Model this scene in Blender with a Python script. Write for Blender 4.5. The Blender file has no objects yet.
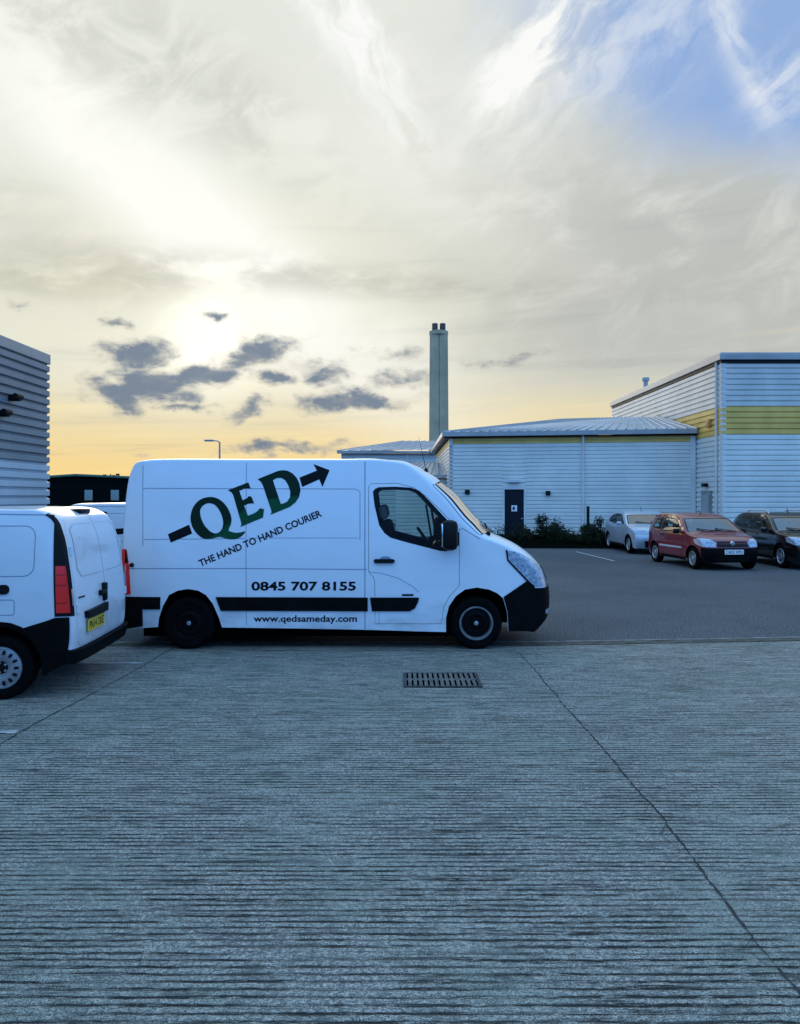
import bpy, bmesh, math, random
from mathutils import Vector, Matrix
from mathutils.geometry import delaunay_2d_cdt
random.seed(7)
R = math.radians
SC = bpy.context.scene
COL = SC.collection
CAMH, HY, F = 1.95, 497.0, 800.0          # camera height, horizon row, focal length (pixels)

# ------------------------------------------------------------------ camera
cd = bpy.data.cameras.new('camera'); cam = bpy.data.objects.new('camera', cd); COL.objects.link(cam)
cam.location = (0, 0, CAMH); cam.rotation_euler = (R(90), 0, 0)
cd.sensor_fit = 'VERTICAL'; cd.sensor_height = 36.0; cd.lens = 36.0*F/1024
cd.shift_y = -(512-HY)/1024; cd.clip_start = .05; cd.clip_end = 6000
SC.camera = cam
SC.view_settings.view_transform = 'Standard'; SC.view_settings.look = 'None'
SC.view_settings.exposure = 0.0; SC.view_settings.gamma = 1.0; SC.view_settings.use_curve_mapping = False
SC.render.engine = 'CYCLES'
SC.cycles.max_bounces = 8; SC.cycles.transparent_max_bounces = 12
SUN_AZ, SUN_EL = R(-13.7), R(11.2)         # azimuth from +Y towards +X

# ------------------------------------------------------------------ node helper
class X:
    def __init__(s, nt, sock): s.nt = nt; s.s = sock
    def m(s, op, b=None, c=None, clamp=False):
        n = s.nt.nodes.new('ShaderNodeMath'); n.operation = op; n.use_clamp = clamp
        s.nt.links.new(s.s, n.inputs[0])
        for i, v in ((1, b), (2, c)):
            if v is None: continue
            if isinstance(v, X): s.nt.links.new(v.s, n.inputs[i])
            else: n.inputs[i].default_value = v
        return X(s.nt, n.outputs[0])
    def __add__(s, o): return s.m('ADD', o)
    __radd__ = __add__
    def __sub__(s, o): return s.m('SUBTRACT', o)
    def __rsub__(s, o): return (s*-1.0)+o
    def __mul__(s, o): return s.m('MULTIPLY', o)
    __rmul__ = __mul__
    def __truediv__(s, o): return s.m('DIVIDE', o)
    def exp(s): return s.m('EXPONENT')
    def clamp(s): return s.m('ADD', 0.0, clamp=True)
    def max(s, o): return s.m('MAXIMUM', o)
    def min(s, o): return s.m('MINIMUM', o)
    def sstep(s, a, b):
        n = s.nt.nodes.new('ShaderNodeMapRange'); n.interpolation_type = 'SMOOTHSTEP'
        s.nt.links.new(s.s, n.inputs['Value'])
        if a <= b:
            n.inputs['From Min'].default_value = a; n.inputs['From Max'].default_value = b
        else:
            n.inputs['From Min'].default_value = b; n.inputs['From Max'].default_value = a
            n.inputs['To Min'].default_value = 1; n.inputs['To Max'].default_value = 0
        return X(s.nt, n.outputs[0])
def vec(nt, x, y, z=0.0):
    n = nt.nodes.new('ShaderNodeCombineXYZ')
    for i, v in enumerate((x, y, z)):
        if isinstance(v, X): nt.links.new(v.s, n.inputs[i])
        else: n.inputs[i].default_value = v
    return X(nt, n.outputs[0])
def noise(nt, v, scale=1.0, detail=3.0, rough=.5, dist=0.0):
    n = nt.nodes.new('ShaderNodeTexNoise'); n.inputs['Scale'].default_value = scale
    n.inputs['Detail'].default_value = detail; n.inputs['Roughness'].default_value = rough
    n.inputs['Distortion'].default_value = dist
    if v is not None: nt.links.new(v.s, n.inputs['Vector'])
    return X(nt, n.outputs[0])
def mixc(nt, f, a, b, mode='MIX'):
    n = nt.nodes.new('ShaderNodeMix'); n.data_type = 'RGBA'; n.blend_type = mode; n.clamp_factor = True
    for i, v in ((0, f), (6, a), (7, b)):
        if isinstance(v, X): nt.links.new(v.s, n.inputs[i])
        elif i == 0: n.inputs[0].default_value = v
        else: n.inputs[i].default_value = (*v, 1) if len(v) == 3 else v
    return X(nt, n.outputs[2])
def sepxyz(nt, v):
    n = nt.nodes.new('ShaderNodeSeparateXYZ'); nt.links.new(v.s, n.inputs[0])
    return [X(nt, o) for o in n.outputs]
def lin(r, g, b):
    f = lambda c: (c/255/12.92) if c/255 <= .04045 else ((c/255+.055)/1.055)**2.4
    return (f(r), f(g), f(b))

# ------------------------------------------------------------------ world: evening sky
W = bpy.data.worlds.new('World'); SC.world = W; W.use_nodes = True
nt = W.node_tree; nt.nodes.clear()
out = nt.nodes.new('ShaderNodeOutputWorld'); bg = nt.nodes.new('ShaderNodeBackground')
bg.inputs['Strength'].default_value = 0.1
nt.links.new(bg.outputs[0], out.inputs[0])
sky = nt.nodes.new('ShaderNodeTexSky'); sky.sky_type = 'NISHITA'; sky.sun_disc = False
sky.sun_elevation = SUN_EL; sky.sun_rotation = SUN_AZ
tc = nt.nodes.new('ShaderNodeTexCoord')
D = X(nt, tc.outputs['Generated']); dx, dy, dz = sepxyz(nt, D)
az = dx.m('ARCTAN2', dy); el = dz.m('ARCSINE')
def AE(px, py): return math.atan((px-400)/800), math.atan((497-py)/math.hypot(800, px-400))
def blob(px, py, sx, sy, rot=0.0):
    a0, e0 = AE(px, py); c, s = math.cos(rot), math.sin(rot)
    u = az-a0; v = el-e0
    p = (u*c+v*s)*(800/sx); q = (v*c-u*s)*(800/sy)
    return ((p*p+q*q)*-1.0).exp()
wob = noise(nt, vec(nt, az*3.0, el*5.0), 1.0, 4.0, .55)
fine = noise(nt, vec(nt, az*9.0+wob*1.2, el*24.0+wob*1.5), 1.0, 6.0, .6)
wisp = noise(nt, vec(nt, az*5.0+el*4.0, el*10.0-az*5.0), 1.6, 7.0, .62, .7)
puff = noise(nt, vec(nt, az*26.0, el*44.0), 1.0, 7.0, .62, .35)
streak = noise(nt, vec(nt, az*2.2+el*.5, el*38.0-az*1.5), 1.0, 5.0, .55)
ew = el+(wob-.5)*.06
# colour with height: amber at the horizon, cream, pale grey
c_hor = lin(252, 216, 140); c_low = lin(238, 220, 172); c_mid = lin(222, 222, 207); c_up = lin(228, 231, 223)
s = mixc(nt, ew.sstep(.01, .10), c_hor, c_low)
s = mixc(nt, ew.sstep(.07, .17), s, c_mid)
s = mixc(nt, ew.sstep(.22, .42), s, c_up)
# right side greyer
gr = (az+(wob-.5)*.3).sstep(-.08, .30)*ew.sstep(.08, .19)*(el.sstep(.62, .30))
s = mixc(nt, gr*.8, s, lin(180, 184, 182))
s = mixc(nt, streak.sstep(.50, .70)*el.sstep(.50, .16)*.38, s, lin(168, 170, 168))
s = mixc(nt, streak.sstep(.47, .30)*el.sstep(.24, .06)*.6, s, lin(255, 236, 180))
s = mixc(nt, streak.sstep(.52, .62)*el.sstep(.10, .03)*.45, s, lin(206, 186, 140))
s = mixc(nt, az.sstep(.10, .42)*el.sstep(.16, .02)*.55, s, lin(206, 200, 176))
s = mixc(nt, wisp.sstep(.42, .75)*el.sstep(.08, .3)*.35, s, lin(250, 250, 244))
# sun behind thin cloud, its glow and the bright swathe above it
glow = blob(208, 315, 200, 120)*.62*el.sstep(.06, .15)
s = mixc(nt, glow*(fine*.8+.6), s, lin(255, 250, 225))
sw = blob(205, 225, 290, 56, R(-38))*1.0+blob(110, 160, 240, 36, R(-36))*.6+blob(310, 130, 220, 30, R(-25))*.35
s = mixc(nt, (sw*(wisp*1.1+.35)).clamp(), s, lin(255, 255, 248))
core = blob(206, 336, 34, 36)+blob(206, 330, 75, 60)*.42
s = mixc(nt, core.clamp(), s, (1.25, 1.22, 1.05))
# greyer veils upper left
s = mixc(nt, (blob(230, 95, 200, 40, R(-36))*wisp.sstep(.36, .62)*.45+blob(60, 255, 130, 45, R(-25))*wisp.sstep(.36, .6)*.4).clamp(), s, lin(196, 199, 190))
s = mixc(nt, (blob(90, 40, 180, 45, R(-15))*wisp.sstep(.35, .62)*.55).clamp(), s, lin(186, 190, 180))
s = mixc(nt, (blob(60, 275, 210, 20, R(4))*fine.sstep(.35, .6)*.55).clamp(), s, lin(178, 178, 160))
s = mixc(nt, (blob(420, 285, 330, 14, R(-3))*fine.sstep(.35, .6)*.5).clamp(), s, lin(176, 176, 168))
# open blue upper right with cirrus over it
bl = blob(735, 25, 210, 90, R(-10))*1.25+blob(800, 60, 120, 90)*.6
bm_ = (bl*1.05+(wob-.5)*.8+(wisp-.5)*.5-.12).sstep(.0, 1.15)
s = mixc(nt, bm_, s, lin(146, 176, 222))
cir = (blob(545, 40, 80, 34, R(42))*1.35+blob(505, 80, 36, 26, R(50))*.8+blob(782, 85, 30, 26, R(40))*.7+blob(660, 30, 120, 40, R(30))*.45)
cir2 = blob(372, 55, 90, 26, R(-58))*1.3+blob(320, 5, 60, 22, R(-40))*.7+blob(735, 40, 70, 14, R(-65))*.5
def along(deg, k, kk):
    c, q = math.cos(R(deg)), math.sin(R(deg))
    return noise(nt, vec(nt, (az*c+el*q)*k+wob*1.5, (el*c-az*q)*kk+wob*2.5+wisp*.8), 1.0, 7.0, .66, .15)
hair = along(42, 7.0, 22.0); hair2 = along(-58, 7.0, 24.0)
s = mixc(nt, (cir*hair.sstep(.34, .66)+cir2*hair2.sstep(.36, .66)).clamp(), s, lin(250, 251, 248))
# small low clouds, slate blue
w1 = noise(nt, vec(nt, az*16.0, el*26.0), 1.0, 5.0, .6); w2 = noise(nt, vec(nt, az*16.0+7.3, el*26.0+3.1), 1.0, 5.0, .6)
az_, el_ = az, el
az = az_+(w1-.5)*.075; el = el_+(w2-.5)*.042
cu = None
for (px, py, sx, sy, rt, k) in ((139, 354, 36, 16, 10, 1.25), (110, 394, 34, 15, -18, 1.2), (160, 385, 50, 18, 2, 1.35), (205, 376, 38, 14, 12, 1.25), (250, 356, 46, 15, 14, 1.25), (275, 350, 26, 7, 20, 1.0),
        (212, 317, 16, 5, 0, .9), (112, 321, 16, 7, 0, 1.0), (275, 378, 26, 9, 4, 1.05), (248, 408, 30, 10, 28, .9), (352, 402, 66, 13, 2, 1.2), (325, 372, 40, 13, -4, .85),
        (400, 378, 50, 10, 4, .75), (180, 407, 36, 6, 2, .9), (285, 448, 70, 8, 3, 1.0), (390, 353, 46, 10, 0, .6), (10, 306, 16, 7, 0, .6), (500, 360, 90, 9, 6, .55), (145, 455, 20, 4, 0, .6)):
    b = blob(px, py, sx, sy, R(rt))*k
    cu = b if cu is None else cu.max(b)
az, el = az_, el_
cm = (cu*1.05+(puff-.5)*1.7+(fine-.5)*.5).sstep(.22, 1.12)*cu.sstep(.05, .40)
s = mixc(nt, cm.m('POWER', .8)*.93, s, mixc(nt, (cm*.95+(puff-.5)*1.2+(fine-.5)*1.0).clamp(), lin(200, 194, 180), lin(108, 126, 148)))
front = mixc(nt, 1.0, s, (10, 10, 10), 'MULTIPLY')
# away from the sunset: unseen blue overhead and behind, brightened to light the van
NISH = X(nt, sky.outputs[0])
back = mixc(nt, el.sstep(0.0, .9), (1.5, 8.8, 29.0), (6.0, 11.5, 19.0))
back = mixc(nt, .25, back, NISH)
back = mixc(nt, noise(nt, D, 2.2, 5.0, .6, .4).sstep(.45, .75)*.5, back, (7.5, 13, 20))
back = mixc(nt, 1.0, back, vec(nt, el.sstep(-.05, .32)*.82+.28, el.sstep(-.05, .32)*.82+.28, el.sstep(-.05, .32)*.82+.28), 'MULTIPLY')  # low band dimmed to deepen the shade under the vehicles
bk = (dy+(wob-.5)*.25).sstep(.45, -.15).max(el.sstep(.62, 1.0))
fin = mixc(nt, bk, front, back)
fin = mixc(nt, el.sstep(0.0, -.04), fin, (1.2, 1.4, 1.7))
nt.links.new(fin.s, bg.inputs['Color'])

sl = bpy.data.lights.new('sun', 'SUN'); sl.energy = .5; sl.angle = R(25); sl.color = (1.0, .86, .62)
so = bpy.data.objects.new('sun', sl); COL.objects.link(so)
sd = Vector((math.sin(SUN_AZ)*math.cos(SUN_EL), math.cos(SUN_AZ)*math.cos(SUN_EL), math.sin(SUN_EL)))
so.rotation_euler = sd.to_track_quat('Z', 'Y').to_euler(); so.location = sd*60

# ------------------------------------------------------------------ materials
MATS = {}
def new_mat(name):
    m = bpy.data.materials.new(name); m.use_nodes = True; MATS[name] = m
    return m, m.node_tree, m.node_tree.nodes['Principled BSDF']
def pbr(name, col, rough=.5, metal=0.0, coat=0.0, spec=.5, var=0.0, vscale=3.0, bump=0.0, bscale=40.0):
    m, t, p = new_mat(name)
    p.inputs['Roughness'].default_value = rough; p.inputs['Metallic'].default_value = metal
    p.inputs['Coat Weight'].default_value = coat; p.inputs['Coat Roughness'].default_value = .05
    p.inputs['Specular IOR Level'].default_value = spec
    c = t.nodes.new('ShaderNodeTexCoord'); o = X(t, c.outputs['Object'])
    if var > 0:
        n = noise(t, o, vscale, 5, .6)
        a = tuple(min(1, v*(1+var)) for v in col); b = tuple(v*(1-var) for v in col)
        t.links.new(mixc(t, n.sstep(.3, .7), b, a).s, p.inputs['Base Color'])
    else: p.inputs['Base Color'].default_value = (*col, 1)
    if bump > 0:
        bn = t.nodes.new('ShaderNodeBump'); bn.inputs['Strength'].default_value = bump; bn.inputs['Distance'].default_value = .01
        t.links.new(noise(t, o, bscale, 4, .6).s, bn.inputs['Height']); t.links.new(bn.outputs[0], p.inputs['Normal'])
    return m
def paint(name, col, rough=.32, spec=.5, coat=.6, inner=(.006, .006, .007), dirt=.25, dirt_col=(.16, .15, .14), metal=0.0, zlo=.9):
    """car paint outside, dark trim on the inner face, road film low down"""
    m, t, p = new_mat(name)
    g = t.nodes.new('ShaderNodeNewGeometry'); bf = X(t, g.outputs['Backfacing'])
    c = t.nodes.new('ShaderNodeTexCoord'); o = X(t, c.outputs['Object'])
    x, y, z = sepxyz(t, o)
    n = noise(t, vec(t, x*2.0, y*2.0, z*5.0), 1.0, 6, .65)
    film = (n.sstep(.35, .75)*(z.sstep(zlo, .2)*.8+.12)*dirt*2.2).clamp()
    cc = mixc(t, film, col, dirt_col)
    t.links.new(mixc(t, bf, cc, inner).s, p.inputs['Base Color'])
    t.links.new((bf*(.7-rough)+rough).s, p.inputs['Roughness'])
    t.links.new(((1.0-bf)*coat).s, p.inputs['Coat Weight'])
    p.inputs['Coat Roughness'].default_value = .06; p.inputs['Metallic'].default_value = metal; p.inputs['Specular IOR Level'].default_value = spec
    return m
def glass(name, tint, f0, ior=1.55):
    m, t, p = new_mat(name); t.nodes.remove(p)
    o = t.nodes['Material Output']
    tr = t.nodes.new('ShaderNodeBsdfTransparent'); tr.inputs[0].default_value = (*tint, 1)
    gl = t.nodes.new('ShaderNodeBsdfGlossy'); gl.inputs['Roughness'].default_value = .03
    lw = t.nodes.new('ShaderNodeFresnel'); lw.inputs['IOR'].default_value = ior
    mx = t.nodes.new('ShaderNodeMixShader')
    t.links.new((X(t, lw.outputs[0])*1.0+f0).clamp().s, mx.inputs[0])
    t.links.new(tr.outputs[0], mx.inputs[1]); t.links.new(gl.outputs[0], mx.inputs[2])
    t.links.new(mx.outputs[0], o.inputs['Surface'])
    return m
M_white = paint('white_paint', (.72, .76, .80), dirt=.22)
M_white2 = paint('white_paint_dusty', (.68, .72, .76), dirt=.30)
M_red = paint('red_paint', (.165, .005, .02), dirt=0, coat=1.0, rough=.4, spec=.2)
M_silver = paint('silver_paint', (.42, .49, .54), dirt=.2, metal=.35)
M_dark = paint('dark_green_paint', (.002, .0035, .003), dirt=0, coat=1.0, rough=.5, spec=.05)
M_black = pbr('black_plastic', (.0035, .0035, .004), .6, spec=.06, var=.3, vscale=6)
M_trim = pbr('matt_black_trim', (.004, .004, .0045), .5, spec=.18)
M_tyre = pbr('tyre_rubber', (.0035, .0035, .004), .85, spec=.05, var=.3, vscale=8)
M_under = pbr('underbody', (.002, .002, .002), .95, spec=0)
M_seam = pbr('panel_gap', (.03, .04, .06), .7)
M_crease = pbr('panel_joint', (.20, .25, .34), .5)
M_rim_s = pbr('wheel_silver', (.36, .375, .39), .35, metal=.6, var=.15, vscale=9)
M_rim_k = pbr('wheel_grey', (.20, .21, .22), .4, metal=.4, var=.3, vscale=9)
M_rim_d = pbr('wheel_dark', (.004, .004, .0045), .6, spec=.08)
M_chrome = pbr('chrome', (.75, .76, .78), .15, metal=1.0)
M_glass = glass('window_glass', (.70, .78, .74), .0, 1.32)
M_wind = glass('windscreen_glass', (.20, .26, .27), .74)
M_carwind = glass('car_windscreen_glass', (.34, .44, .44), .13)
M_redlens = pbr('red_lens', (.90, .015, .012), .25, coat=.3)
M_clear = pbr('clear_lens', (.30, .36, .44), .10, coat=1.0, var=.4, vscale=24)
M_amber = pbr('amber_lens', (.7, .22, .02), .2, coat=1.0)
M_seat = pbr('seat_fabric', (.012, .012, .013), .9, spec=.1, var=.3, vscale=20)
M_seat2 = pbr('headrest_fabric', (.22, .24, .25), .9)
M_plate_y = pbr('yellow_plate', (.72, .52, .06), .4)
M_plate_w = pbr('white_plate', (.75, .75, .73), .4)
M_ink = pbr('black_ink', (.004, .004, .005), .5, spec=.12)
M_ink2 = pbr('navy_ink', (.012, .014, .024), .5, spec=.12)
M_yellow = pbr('yellow_cladding', (.74, .45, .09), .45, var=.12, vscale=1.0)
M_clad = pbr('grey_cladding', (.60, .57, .50), .42, var=.10, vscale=.7)
M_clad2 = pbr('pale_cladding', (.72, .68, .59), .42, var=.08, vscale=.7)
M_cladm = pbr('mid_grey_cladding', (.24, .24, .22), .40, var=.10, vscale=.7)
M_trimw = pbr('corner_flashing', (.66, .62, .56), .4, var=.1, vscale=1.0)
M_fascia = pbr('fascia_grey', (.34, .33, .31), .4, var=.12, vscale=1.0)
M_roof = pbr('roof_sheet', (.34, .36, .37), .4, var=.18, vscale=.6)
M_coolclad = pbr('blue_grey_cladding', (.17, .22, .25), .4, var=.12, vscale=.7)
M_coolpale = pbr('pale_blue_cladding', (.40, .50, .56), .4, var=.08, vscale=.7)
M_navy = pbr('navy_door_paint', (.004, .007, .014), .4, spec=.2)
M_conc = pbr('cast_concrete', (.44, .34, .21), .85, var=.16, vscale=.35, bump=.4, bscale=6)
M_steel = pbr('galvanised_steel', (.32, .34, .36), .45, metal=.6, var=.15)
M_iron = pbr('cast_iron', (.03, .031, .033), .6, var=.4, vscale=12, bump=.5)
M_darkclad = pbr('dark_wall', (.003, .004, .004), .8, spec=.05)
M_green = pbr('green_fascia', (.04, .12, .08), .5)
M_pane = pbr('mirror_pane', (.62, .56, .40), .08, metal=.9)
M_lamp = pbr('lamp_housing', (.55, .56, .56), .4)
M_alarm = pbr('alarm_box', (.55, .25, .06), .5)
M_soil = pbr('dark_soil', (.004, .0045, .003), .95, spec=0, var=.4, vscale=4, bump=.8, bscale=8)
M_line = pbr('worn_white_paint', (.42, .43, .42), .7, var=.25, vscale=9)
M_joint = pbr('joint_sealant', (.022, .024, .026), .9, var=.3, vscale=20)
M_gutter = pbr('dirty_gutter', (.055, .058, .045), .9, var=.6, vscale=7, bump=.6)
M_lip = pbr('concrete_lip', (.17, .175, .165), .85, var=.25, vscale=5, bump=.5)

def mat_leaf():
    m, t, p = new_mat('shrub_leaves'); p.inputs['Roughness'].default_value = .7; p.inputs['Specular IOR Level'].default_value = .1
    c = t.nodes.new('ShaderNodeTexCoord')
    n = noise(t, X(t, c.outputs['Object']), 4.0, 3)
    t.links.new(mixc(t, n.sstep(.35, .65), (.003, .006, .003), (.016, .025, .010)).s, p.inputs['Base Color'])
    return m
M_leaf = mat_leaf()
def mat_logo():
    m, t, p = new_mat('logo_green'); p.inputs['Roughness'].default_value = .35; p.inputs['Specular IOR Level'].default_value = .15
    c = t.nodes.new('ShaderNodeTexCoord'); x, y, z = sepxyz(t, X(t, c.outputs['Object']))
    # printed two-tone: a dark sweep over a mid green
    k = (z-x*.30-(x+1.75)*(x+1.75)*-.55)
    f = ((x*3.1+z*2.2).m('SINE')*.10+z-x*.42)
    f = f.sstep(2.56, 2.52)*f.sstep(2.20, 2.36)
    t.links.new(mixc(t, f, (.001, .017, .006), (.002, .065, .026)).s, p.inputs['Base Color'])
    return m
M_logo = mat_logo()
def mat_concrete_ground():
    m, t, p = new_mat('tamped_concrete')
    c = t.nodes.new('ShaderNodeTexCoord'); x, y, z = sepxyz(t, X(t, c.outputs['Object']))
    big = noise(t, vec(t, x, y), .45, 4, .6)
    pat = noise(t, vec(t, x*.6, y*1.3), 1.3, 5, .65)
    yy = y+(noise(t, vec(t, x*.5, y*.8), 1.0, 3)-.5)*.030+(noise(t, vec(t, x*3.0, y*12.0), 1.0, 3)-.5)*.010
    wave = (yy*(2*math.pi/.050)).m('SINE')*.5+.5
    sA = noise(t, vec(t, x*1.6, yy*30.0), 1.0, 4, .6)
    sB = noise(t, vec(t, x*9.0, yy*60.0), 1.0, 6, .75)
    grain = noise(t, vec(t, x, y*1.6), 55.0, 5, .75)
    grain2 = noise(t, vec(t, x, y), 28.0, 3, .6); grain3 = noise(t, vec(t, x, y*1.3), 150.0, 3, .8); hue = noise(t, vec(t, x, y), .9, 6, .65)
    groove = ((wave+(grain-.5)*2.2+(sB-.5)*1.8).sstep(.58, 1.0)*sA.sstep(.34, .60)+(sA+(grain-.5)*.35).sstep(.58, .72)*.8).clamp()*(sB.sstep(.42, .54)*.92+.08)
    groove = groove*(pat.sstep(.30, .58)*.7+.3)
    base = mixc(t, big.sstep(.3, .7), (.205, .205, .185), (.325, .315, .275))
    base = mixc(t, pat.sstep(.35, .75)*.5, base, (.17, .19, .165))
    base = mixc(t, grain.sstep(.48, .58)*.8, base, (.64, .61, .52))
    base = mixc(t, grain.sstep(.50, .41)*.95, base, (.022, .026, .025))
    base = mixc(t, grain2.sstep(.52, .42)*.65, base, (.055, .062, .058))
    base = mixc(t, (groove*1.3).clamp()*.95, base, (.012, .015, .016))
    t.links.new(base.s, p.inputs['Base Color']); p.inputs['Roughness'].default_value = .82
    p.inputs['Specular IOR Level'].default_value = .3
    base = mixc(t, hue.sstep(.42, .68)*.55, base, (.135, .195, .15))
    base = mixc(t, grain3.sstep(.51, .58)*.6, base, (.64, .60, .51)); base = mixc(t, grain3.sstep(.48, .41)*.8, base, (.02, .024, .022))
    base = mixc(t, (groove*1.7).clamp()*.95, base, (.012, .015, .014))
    blot = noise(t, vec(t, x*3.0, y*9.0), 1.0, 6, .72)
    base = mixc(t, blot.sstep(.52, .34)*.55, base, (.06, .07, .062))
    t.links.new(base.s, p.inputs['Base Color'])
    h = wave*-.45*sA.sstep(.3, .6)+groove*-1.0+grain*.45+grain2*.4
    b = t.nodes.new('ShaderNodeBump'); b.inputs['Strength'].default_value = .9; b.inputs['Distance'].default_value = .012
    t.links.new(h.s, b.inputs['Height']); t.links.new(b.outputs[0], p.inputs['Normal'])
    return m
def mat_tarmac():
    m, t, p = new_mat('tarmac')
    c = t.nodes.new('ShaderNodeTexCoord'); x, y, z = sepxyz(t, X(t, c.outputs['Object']))
    v = vec(t, x, y)
    big = noise(t, v, .3, 5, .6); g = noise(t, vec(t, x, y*.55), 44.0, 5, .85); pt = noise(t, v, 2.2, 5, .6)
    base = mixc(t, big.sstep(.3, .7), (.062, .064, .066), (.095, .098, .10))
    base = mixc(t, g.sstep(.49, .58)*.55, base, (.24, .245, .245))
    base = mixc(t, g.sstep(.5, .40)*.8, base, (.022, .024, .025))
    base = mixc(t, pt.sstep(.5, .75)*.35, base, (.05, .052, .055))
    t.links.new(base.s, p.inputs['Base Color']); p.inputs['Roughness'].default_value = .85; p.inputs['Specular IOR Level'].default_value = .04
    b = t.nodes.new('ShaderNodeBump'); b.inputs['Strength'].default_value = .5; b.inputs['Distance'].default_value = .006
    t.links.new(g.s, b.inputs['Height']); t.links.new(b.outputs[0], p.inputs['Normal'])
    return m
M_cg = mat_concrete_ground(); M_tar = mat_tarmac()

# ------------------------------------------------------------------ mesh helpers
class MB:
    def __init__(s): s.v = []; s.f = []
    def add(s, vs, fs):
        o = len(s.v); s.v += [tuple(q) for q in vs]; s.f += [tuple(i+o for i in g) for g in fs]; return s
    def box(s, x0, x1, y0, y1, z0, z1, bev=0.0, mtx=None):
        bm = bmesh.new(); bmesh.ops.create_cube(bm, size=1)
        for q in bm.verts:
            q.co = Vector(((x0+x1)/2+q.co.x*(x1-x0), (y0+y1)/2+q.co.y*(y1-y0), (z0+z1)/2+q.co.z*(z1-z0)))
        if bev > 0:
            bmesh.ops.bevel(bm, geom=list(bm.edges), offset=bev, segments=2, affect='EDGES', profile=.5)
        return s.bm(bm, mtx)
    def bm(s, bm, mtx=None):
        bm.verts.index_update()
        vs = [(mtx @ q.co if mtx else q.co.copy()) for q in bm.verts]; fs = [[q.index for q in g.verts] for g in bm.faces]
        bm.free(); return s.add(vs, fs)
    def lathe(s, prof, axis='y', c=(0, 0, 0), n=40, closed=False):
        vs = []; fs = []; k = len(prof)
        for i in range(n):
            a = 2*math.pi*i/n; ca, sa = math.cos(a), math.sin(a)
            for (r, h) in prof:
                if axis == 'y': q = (r*ca, h, r*sa)
                elif axis == 'z': q = (r*ca, r*sa, h)
                else: q = (h, r*ca, r*sa)
                vs.append((q[0]+c[0], q[1]+c[1], q[2]+c[2]))
        for i in range(n):
            j = (i+1) % n
            for p in range(k-1 if not closed else k):
                q = (p+1) % k
                fs.append((i*k+p, i*k+q, j*k+q, j*k+p))
        return s.add(vs, fs)
    def tube(s, pts, r, n=8):
        pts = [Vector(p) for p in pts]; vs = []; fs = []
        for i, p in enumerate(pts):
            d = (pts[min(i+1, len(pts)-1)]-pts[max(i-1, 0)]).normalized()
            a = d.orthogonal().normalized() if i == 0 else (a-d*a.dot(d)).normalized()
            b = d.cross(a); rr = r[i] if isinstance(r, (list, tuple)) else r
            for k in range(n):
                t = 2*math.pi*k/n; vs.append(p+a*math.cos(t)*rr+b*math.sin(t)*rr)
        for i in range(len(pts)-1):
            for k in range(n):
                fs.append((i*n+k, i*n+(k+1) % n, (i+1)*n+(k+1) % n, (i+1)*n+k))
        fs.append(tuple(range(n))[::-1]); fs.append(tuple((len(pts)-1)*n+k for k in range(n)))
        return s.add(vs, fs)
    def prism(s, poly, z0, z1, mtx=None):
        n = len(poly); vs = [(x, y, z0) for x, y in poly]+[(x, y, z1) for x, y in poly]
        if mtx: vs = [mtx @ Vector(q) for q in vs]
        return s.add(vs, [tuple(range(n))[::-1], tuple(range(n, 2*n))]+[(i, (i+1) % n, n+(i+1) % n, n+i) for i in range(n)])
    def build(s, name, mat, parent=None, smooth=None, weld=0.0):
        me = bpy.data.meshes.new(name); me.from_pydata([tuple(q) for q in s.v], [], s.f); me.validate()
        if weld > 0:
            bm = bmesh.new(); bm.from_mesh(me); bmesh.ops.remove_doubles(bm, verts=bm.verts, dist=weld); bm.to_mesh(me); bm.free()
        for m in (mat if isinstance(mat, (list, tuple)) else [mat]): me.materials.append(m)
        if smooth:
            me.polygons.foreach_set('use_smooth', [True]*len(me.polygons))
            me.set_sharp_from_angle(angle=R(smooth))
        me.update()
        o = bpy.data.objects.new(name, me); COL.objects.link(o)
        if parent: o.parent = parent
        return o
def tag(o, label=None, cat=None, group=None, kind=None):
    for k, v in (('label', label), ('category', cat), ('group', group), ('kind', kind)):
        if v: o[k] = v
    return o
def empty(name, loc=(0, 0, 0), rz=0.0, parent=None):
    o = bpy.data.objects.new(name, None); COL.objects.link(o); o.location = loc; o.rotation_euler = (0, 0, rz)
    if parent: o.parent = parent
    return o
def copy_tree(o, parent=None):
    c = o.copy(); COL.objects.link(c)
    if parent: c.parent = parent
    for ch in list(o.children): copy_tree(ch, c)
    return c

def resample(poly, closed=True):
    """edges split so that no piece is longer than 1"""
    o = []; n = len(poly)
    for i in range(n if closed else n-1):
        a, b = poly[i], poly[(i+1) % n]
        k = max(1, int(math.ceil(math.hypot(b[0]-a[0], b[1]-a[1])-1e-6)))
        for j in range(k): o.append((a[0]+(b[0]-a[0])*j/k, a[1]+(b[1]-a[1])*j/k))
    if not closed: o.append(poly[-1])
    return o
def inside(p, loops):
    c = False; x, y = p
    for L in loops:
        j = len(L)-1
        for i in range(len(L)):
            xi, yi = L[i]; xj, yj = L[j]
            if (yi > y) != (yj > y) and x < (xj-xi)*(y-yi)/(yj-yi)+xi: c = not c
            j = i
    return c
def segd(p, a, b):
    ux, uy = b[0]-a[0], b[1]-a[1]; L = ux*ux+uy*uy
    t = 0 if L == 0 else max(0, min(1, ((p[0]-a[0])*ux+(p[1]-a[1])*uy)/L))
    return math.hypot(p[0]-a[0]-ux*t, p[1]-a[1]-uy*t)
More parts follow.
